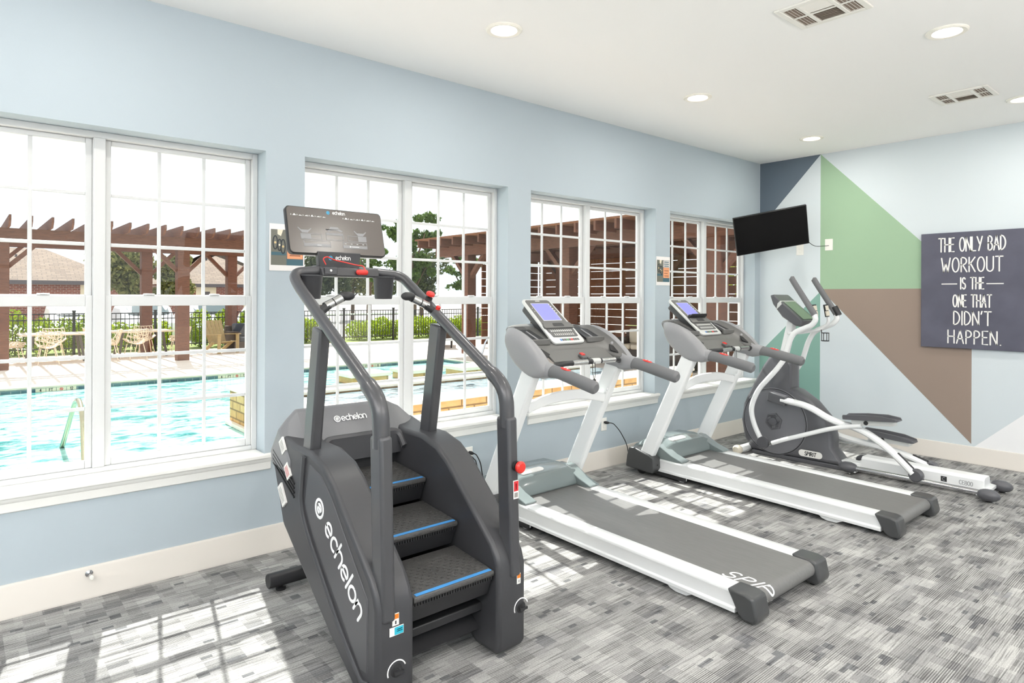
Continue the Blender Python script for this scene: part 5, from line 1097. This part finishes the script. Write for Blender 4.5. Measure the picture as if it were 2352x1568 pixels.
# dining sets under the pergola
M_coral = mat('cream_lattice', (236, 216, 190), .5); M_ttop = mat('table_top', (214, 196, 172), .5); M_tleg = mat('table_leg', (84, 76, 70), .5)
def table(x, y, label):
    t = thing('dining_table', label, 'table', (x, y, DZ), 'outdoor dining tables')
    MB().box((x-.78, y-.5, .60), (x+.78, y+.5, .64)).build('tabletop', M_ttop, t, bevel=.006)
    for sx_ in (-1, 1):
        for sy_ in (-1, 1): MB().bar((x+sx_*.60, y+sy_*.38, DZ), (x+sx_*.50, y+sy_*.34, .60), .06, .06).build('leg', M_tleg, t)
table(1.95, 20.8, 'outdoor dining table near the left pergola post'); table(4.0, 21.15, 'outdoor dining table between the two middle pergola posts')
def lattice_chair():
    t = thing('patio_chair', '', 'chair', (0, 0, DZ), 'cream lattice chairs at the dining tables'); rr = random.Random(3)
    def f(u, v):
        a = (u-.5)*2; s_ = v
        if s_ < .5: y = -.22+.44*s_/.5; z = .42+.02*abs(a)**2*8*.4-.03*s_; 
        else: y = .22+.10*(s_-.5)/.5; z = .39+.42*(s_-.5)/.5
        w_ = .24+.03*math.sin(PI*s_); cur = .10*a*a*(1-abs(2*s_-1)*.3)
        return V(a*w_, y-cur*(.9 if s_ > .4 else .1), z-.1+cur*(.9 if s_ < .75 else .2))
    b = MB(); g = [[f(min(1, max(0, (i+(rr.uniform(-.3, .3) if 0 < i < 7 else 0))/7)), min(1, max(0, (j+(rr.uniform(-.3, .3) if 0 < j < 10 else 0))/10))) for i in range(8)] for j in range(11)]
    vs = [p for r_ in g for p in r_]; fs = []
    for j in range(10):
        for i in range(7):
            q = (j*8+i, j*8+i+1, (j+1)*8+i+1, (j+1)*8+i)
            if rr.random() < .4: fs += [(q[0], q[1], q[2]), (q[0], q[2], q[3])]
            else: fs.append(q)
    b.add(vs, fs); sh_ = b.build('shell', M_coral, t)
    wm = sh_.modifiers.new('lattice', 'WIREFRAME'); wm.thickness = .026; wm.use_boundary = True; wm.use_even_offset = False
    for sx_ in (-1, 1):
        for sy_, yb in ((-.16, -.24), (.16, .26)): MB().tube([(sx_*.15, sy_, .31), (sx_*.22, yb, DZ)], .011, 8).build('leg', M_coral, t)
    return t
ch = lattice_chair()
CH = [(1.72, 20.05, PI, 'cream lattice chair with its back to the pool at the left dining table'), (3.08, 20.35, -PI/2-.3, 'cream lattice chair at the right end of the left dining table'), (1.02, 20.55, PI/2+.2, 'cream lattice chair next to the large left pergola post'), (2.0, 21.55, 0, 'cream lattice chair on the fence side of the left dining table'),
      (3.72, 20.35, PI+.15, 'cream lattice chair with its back to the pool at the right dining table'), (2.98, 21.5, PI/2+.3, 'cream lattice chair at the left end of the right dining table'), (4.98, 21.0, -PI/2-.1, 'cream lattice chair at the right end of the right dining table'), (4.25, 21.85, 0, 'cream lattice chair on the fence side of the right dining table')]
for k, (x, y, a, l) in enumerate(CH):
    if k == 0: ch.location = (x, y, DZ); ch.rotation_euler = (0, 0, a); ch['label'] = l
    else: dup(ch, (x, y, DZ), l, None, a)
# adirondack chair, dark sofa, low table
M_tan = mat('tan_boards', (170, 146, 100), .6, noise=.08, scale=14)
def at_(x, y, a):
    c, s_ = math.cos(a), math.sin(a); return lambda p: (x+p[0]*c-p[1]*s_, y+p[0]*s_+p[1]*c, p[2]+DZ)
q = at_(6.15, 20.75, .35); t = thing('wooden_armchair', 'tan slatted wooden armchair right of the middle pergola post', 'armchair', (6.15, 20.75, DZ))
for k in range(5): MB().bar(q((-.24+.12*k, .25, .28)), q((-.28+.14*k, .55, .98)), .10, .02, up=(0, 1, 0)).build('back_board', M_tan, t)
b = MB(); 
for k in range(5): b.bar(q((-.27, -.25+.11*k, .36-.02*k)), q((.27, -.25+.11*k, .36-.02*k)), .095, .02)
b.build('seat', M_tan, t)
for sx_ in (-1, 1):
    MB().bar(q((sx_*.34, -.32, .58)), q((sx_*.34, .42, .55)), .12, .025).build('arm', M_tan, t); MB().bar(q((sx_*.32, -.25, 0)), q((sx_*.32, -.25, .57)), .09, .04, up=(0, 1, 0)).build('leg', M_tan, t); MB().bar(q((sx_*.32, .55, 0)), q((sx_*.32, .0, .34)), .09, .04, up=(0, 1, 0)).build('leg', M_tan, t)
M_wick = mat('dark_wicker', (72, 56, 46), .7, noise=.25, scale=60); M_cush = mat('navy_cushion', (58, 62, 72), .8); M_cush2 = mat('cream_cushion', (226, 210, 186), .85); M_cush3 = mat('green_cushion', (150, 160, 84), .85)
def sofa(x, y, a, w, label, cm, extra=()):
    q = at_(x, y, a); t = thing('outdoor_sofa', label, 'sofa', (x, y, DZ))
    def bx(x0, x1, y0, y1, z0, z1, nm, m, bev=.02):
        b = MB(); vs = [q((xx, yy, zz)) for zz in (z0, z1) for xx, yy in ((x0, y0), (x1, y0), (x1, y1), (x0, y1))]; b.add(vs, [(3, 2, 1, 0), (4, 5, 6, 7), (0, 1, 5, 4), (1, 2, 6, 5), (2, 3, 7, 6), (3, 0, 4, 7)]); return b.build(nm, m, t, bevel=bev)
    bx(-w/2, w/2, -.38, .38, .04, .30, 'base', M_wick); bx(-w/2, -w/2+.16, -.40, .40, .04, .62, 'arm', M_wick); bx(w/2-.16, w/2, -.40, .40, .04, .62, 'arm', M_wick); bx(-w/2, w/2, .26, .42, .04, .78, 'back', M_wick)
    k = 2
    for i in range(k): x0 = -w/2+.18+i*(w-.36)/k; bx(x0, x0+(w-.36)/k-.02, -.40, .24, .30, .44, 'seat_cushion', cm, .04); bx(x0, x0+(w-.36)/k-.02, .10, .28, .44, .86, 'back_cushion', cm, .05)
    for i, (px_, m) in enumerate(extra):
        b = MB(); b.ball((0, 0, 0), (.22, .09, .20), 14); pc = q((px_, .02, .64)); b.v = [(v[0]*math.cos(a)-v[1]*math.sin(a)+pc[0], v[0]*math.sin(a)+v[1]*math.cos(a)+pc[1], v[2]+pc[2]) for v in b.v]; b.build('throw_pillow', m, t)
    return t
sofa(7.35, 21.4, .1, 1.7, 'dark outdoor sofa with charcoal cushions by the fence', M_cush)
sofa(14.7, 15.6, -PI/2+.25, 2.0, 'brown wicker sofa with cream and green pillows under the covered pergola', M_cush2, ((-.55, M_cush2), (-.1, M_cush3), (.5, M_cush2)))
t = thing('low_table', 'low cream topped table in front of the dark outdoor sofa', 'table', (7.15, 20.1, DZ)); MB().box((6.75, 19.8, .30), (7.6, 20.4, .35)).build('tabletop', M_ttop, t, bevel=.006)
for sx_ in (6.82, 7.53):
    for sy_ in (19.87, 20.33): MB().box((sx_-.025, sy_-.025, DZ), (sx_+.025, sy_+.025, .30)).build('leg', M_tleg, t)
q = at_(12.9, 18.7, -2.2); t = thing('sun_lounger', 'dark sun lounger on the terrace between the hedge and the covered pergola', 'sun lounger', (12.9, 18.7, DZ))
MB().bar(q((-.95, 0, .32)), q((.35, 0, .32)), .62, .06).build('bed', M_wick, t); MB().bar(q((.33, 0, .32)), q((.95, 0, .72)), .62, .06).build('backrest', M_wick, t)
for sx_ in (-.8, .6):
    for sy_ in (-.26, .26): MB().bar(q((sx_, sy_, 0)), q((sx_, sy_, .30)), .04, .04).build('leg', M_iron, t)
for (x, y, a, l) in ((13.3, 9.2, .6, 'brown wicker lounge chair under the near end of the covered pergola'), (14.6, 11.6, -1.4, 'brown wicker lounge chair by the slatted wall')):
    sofa(x, y, a, 1.0, l, M_cush2).name = 'wicker_armchair'
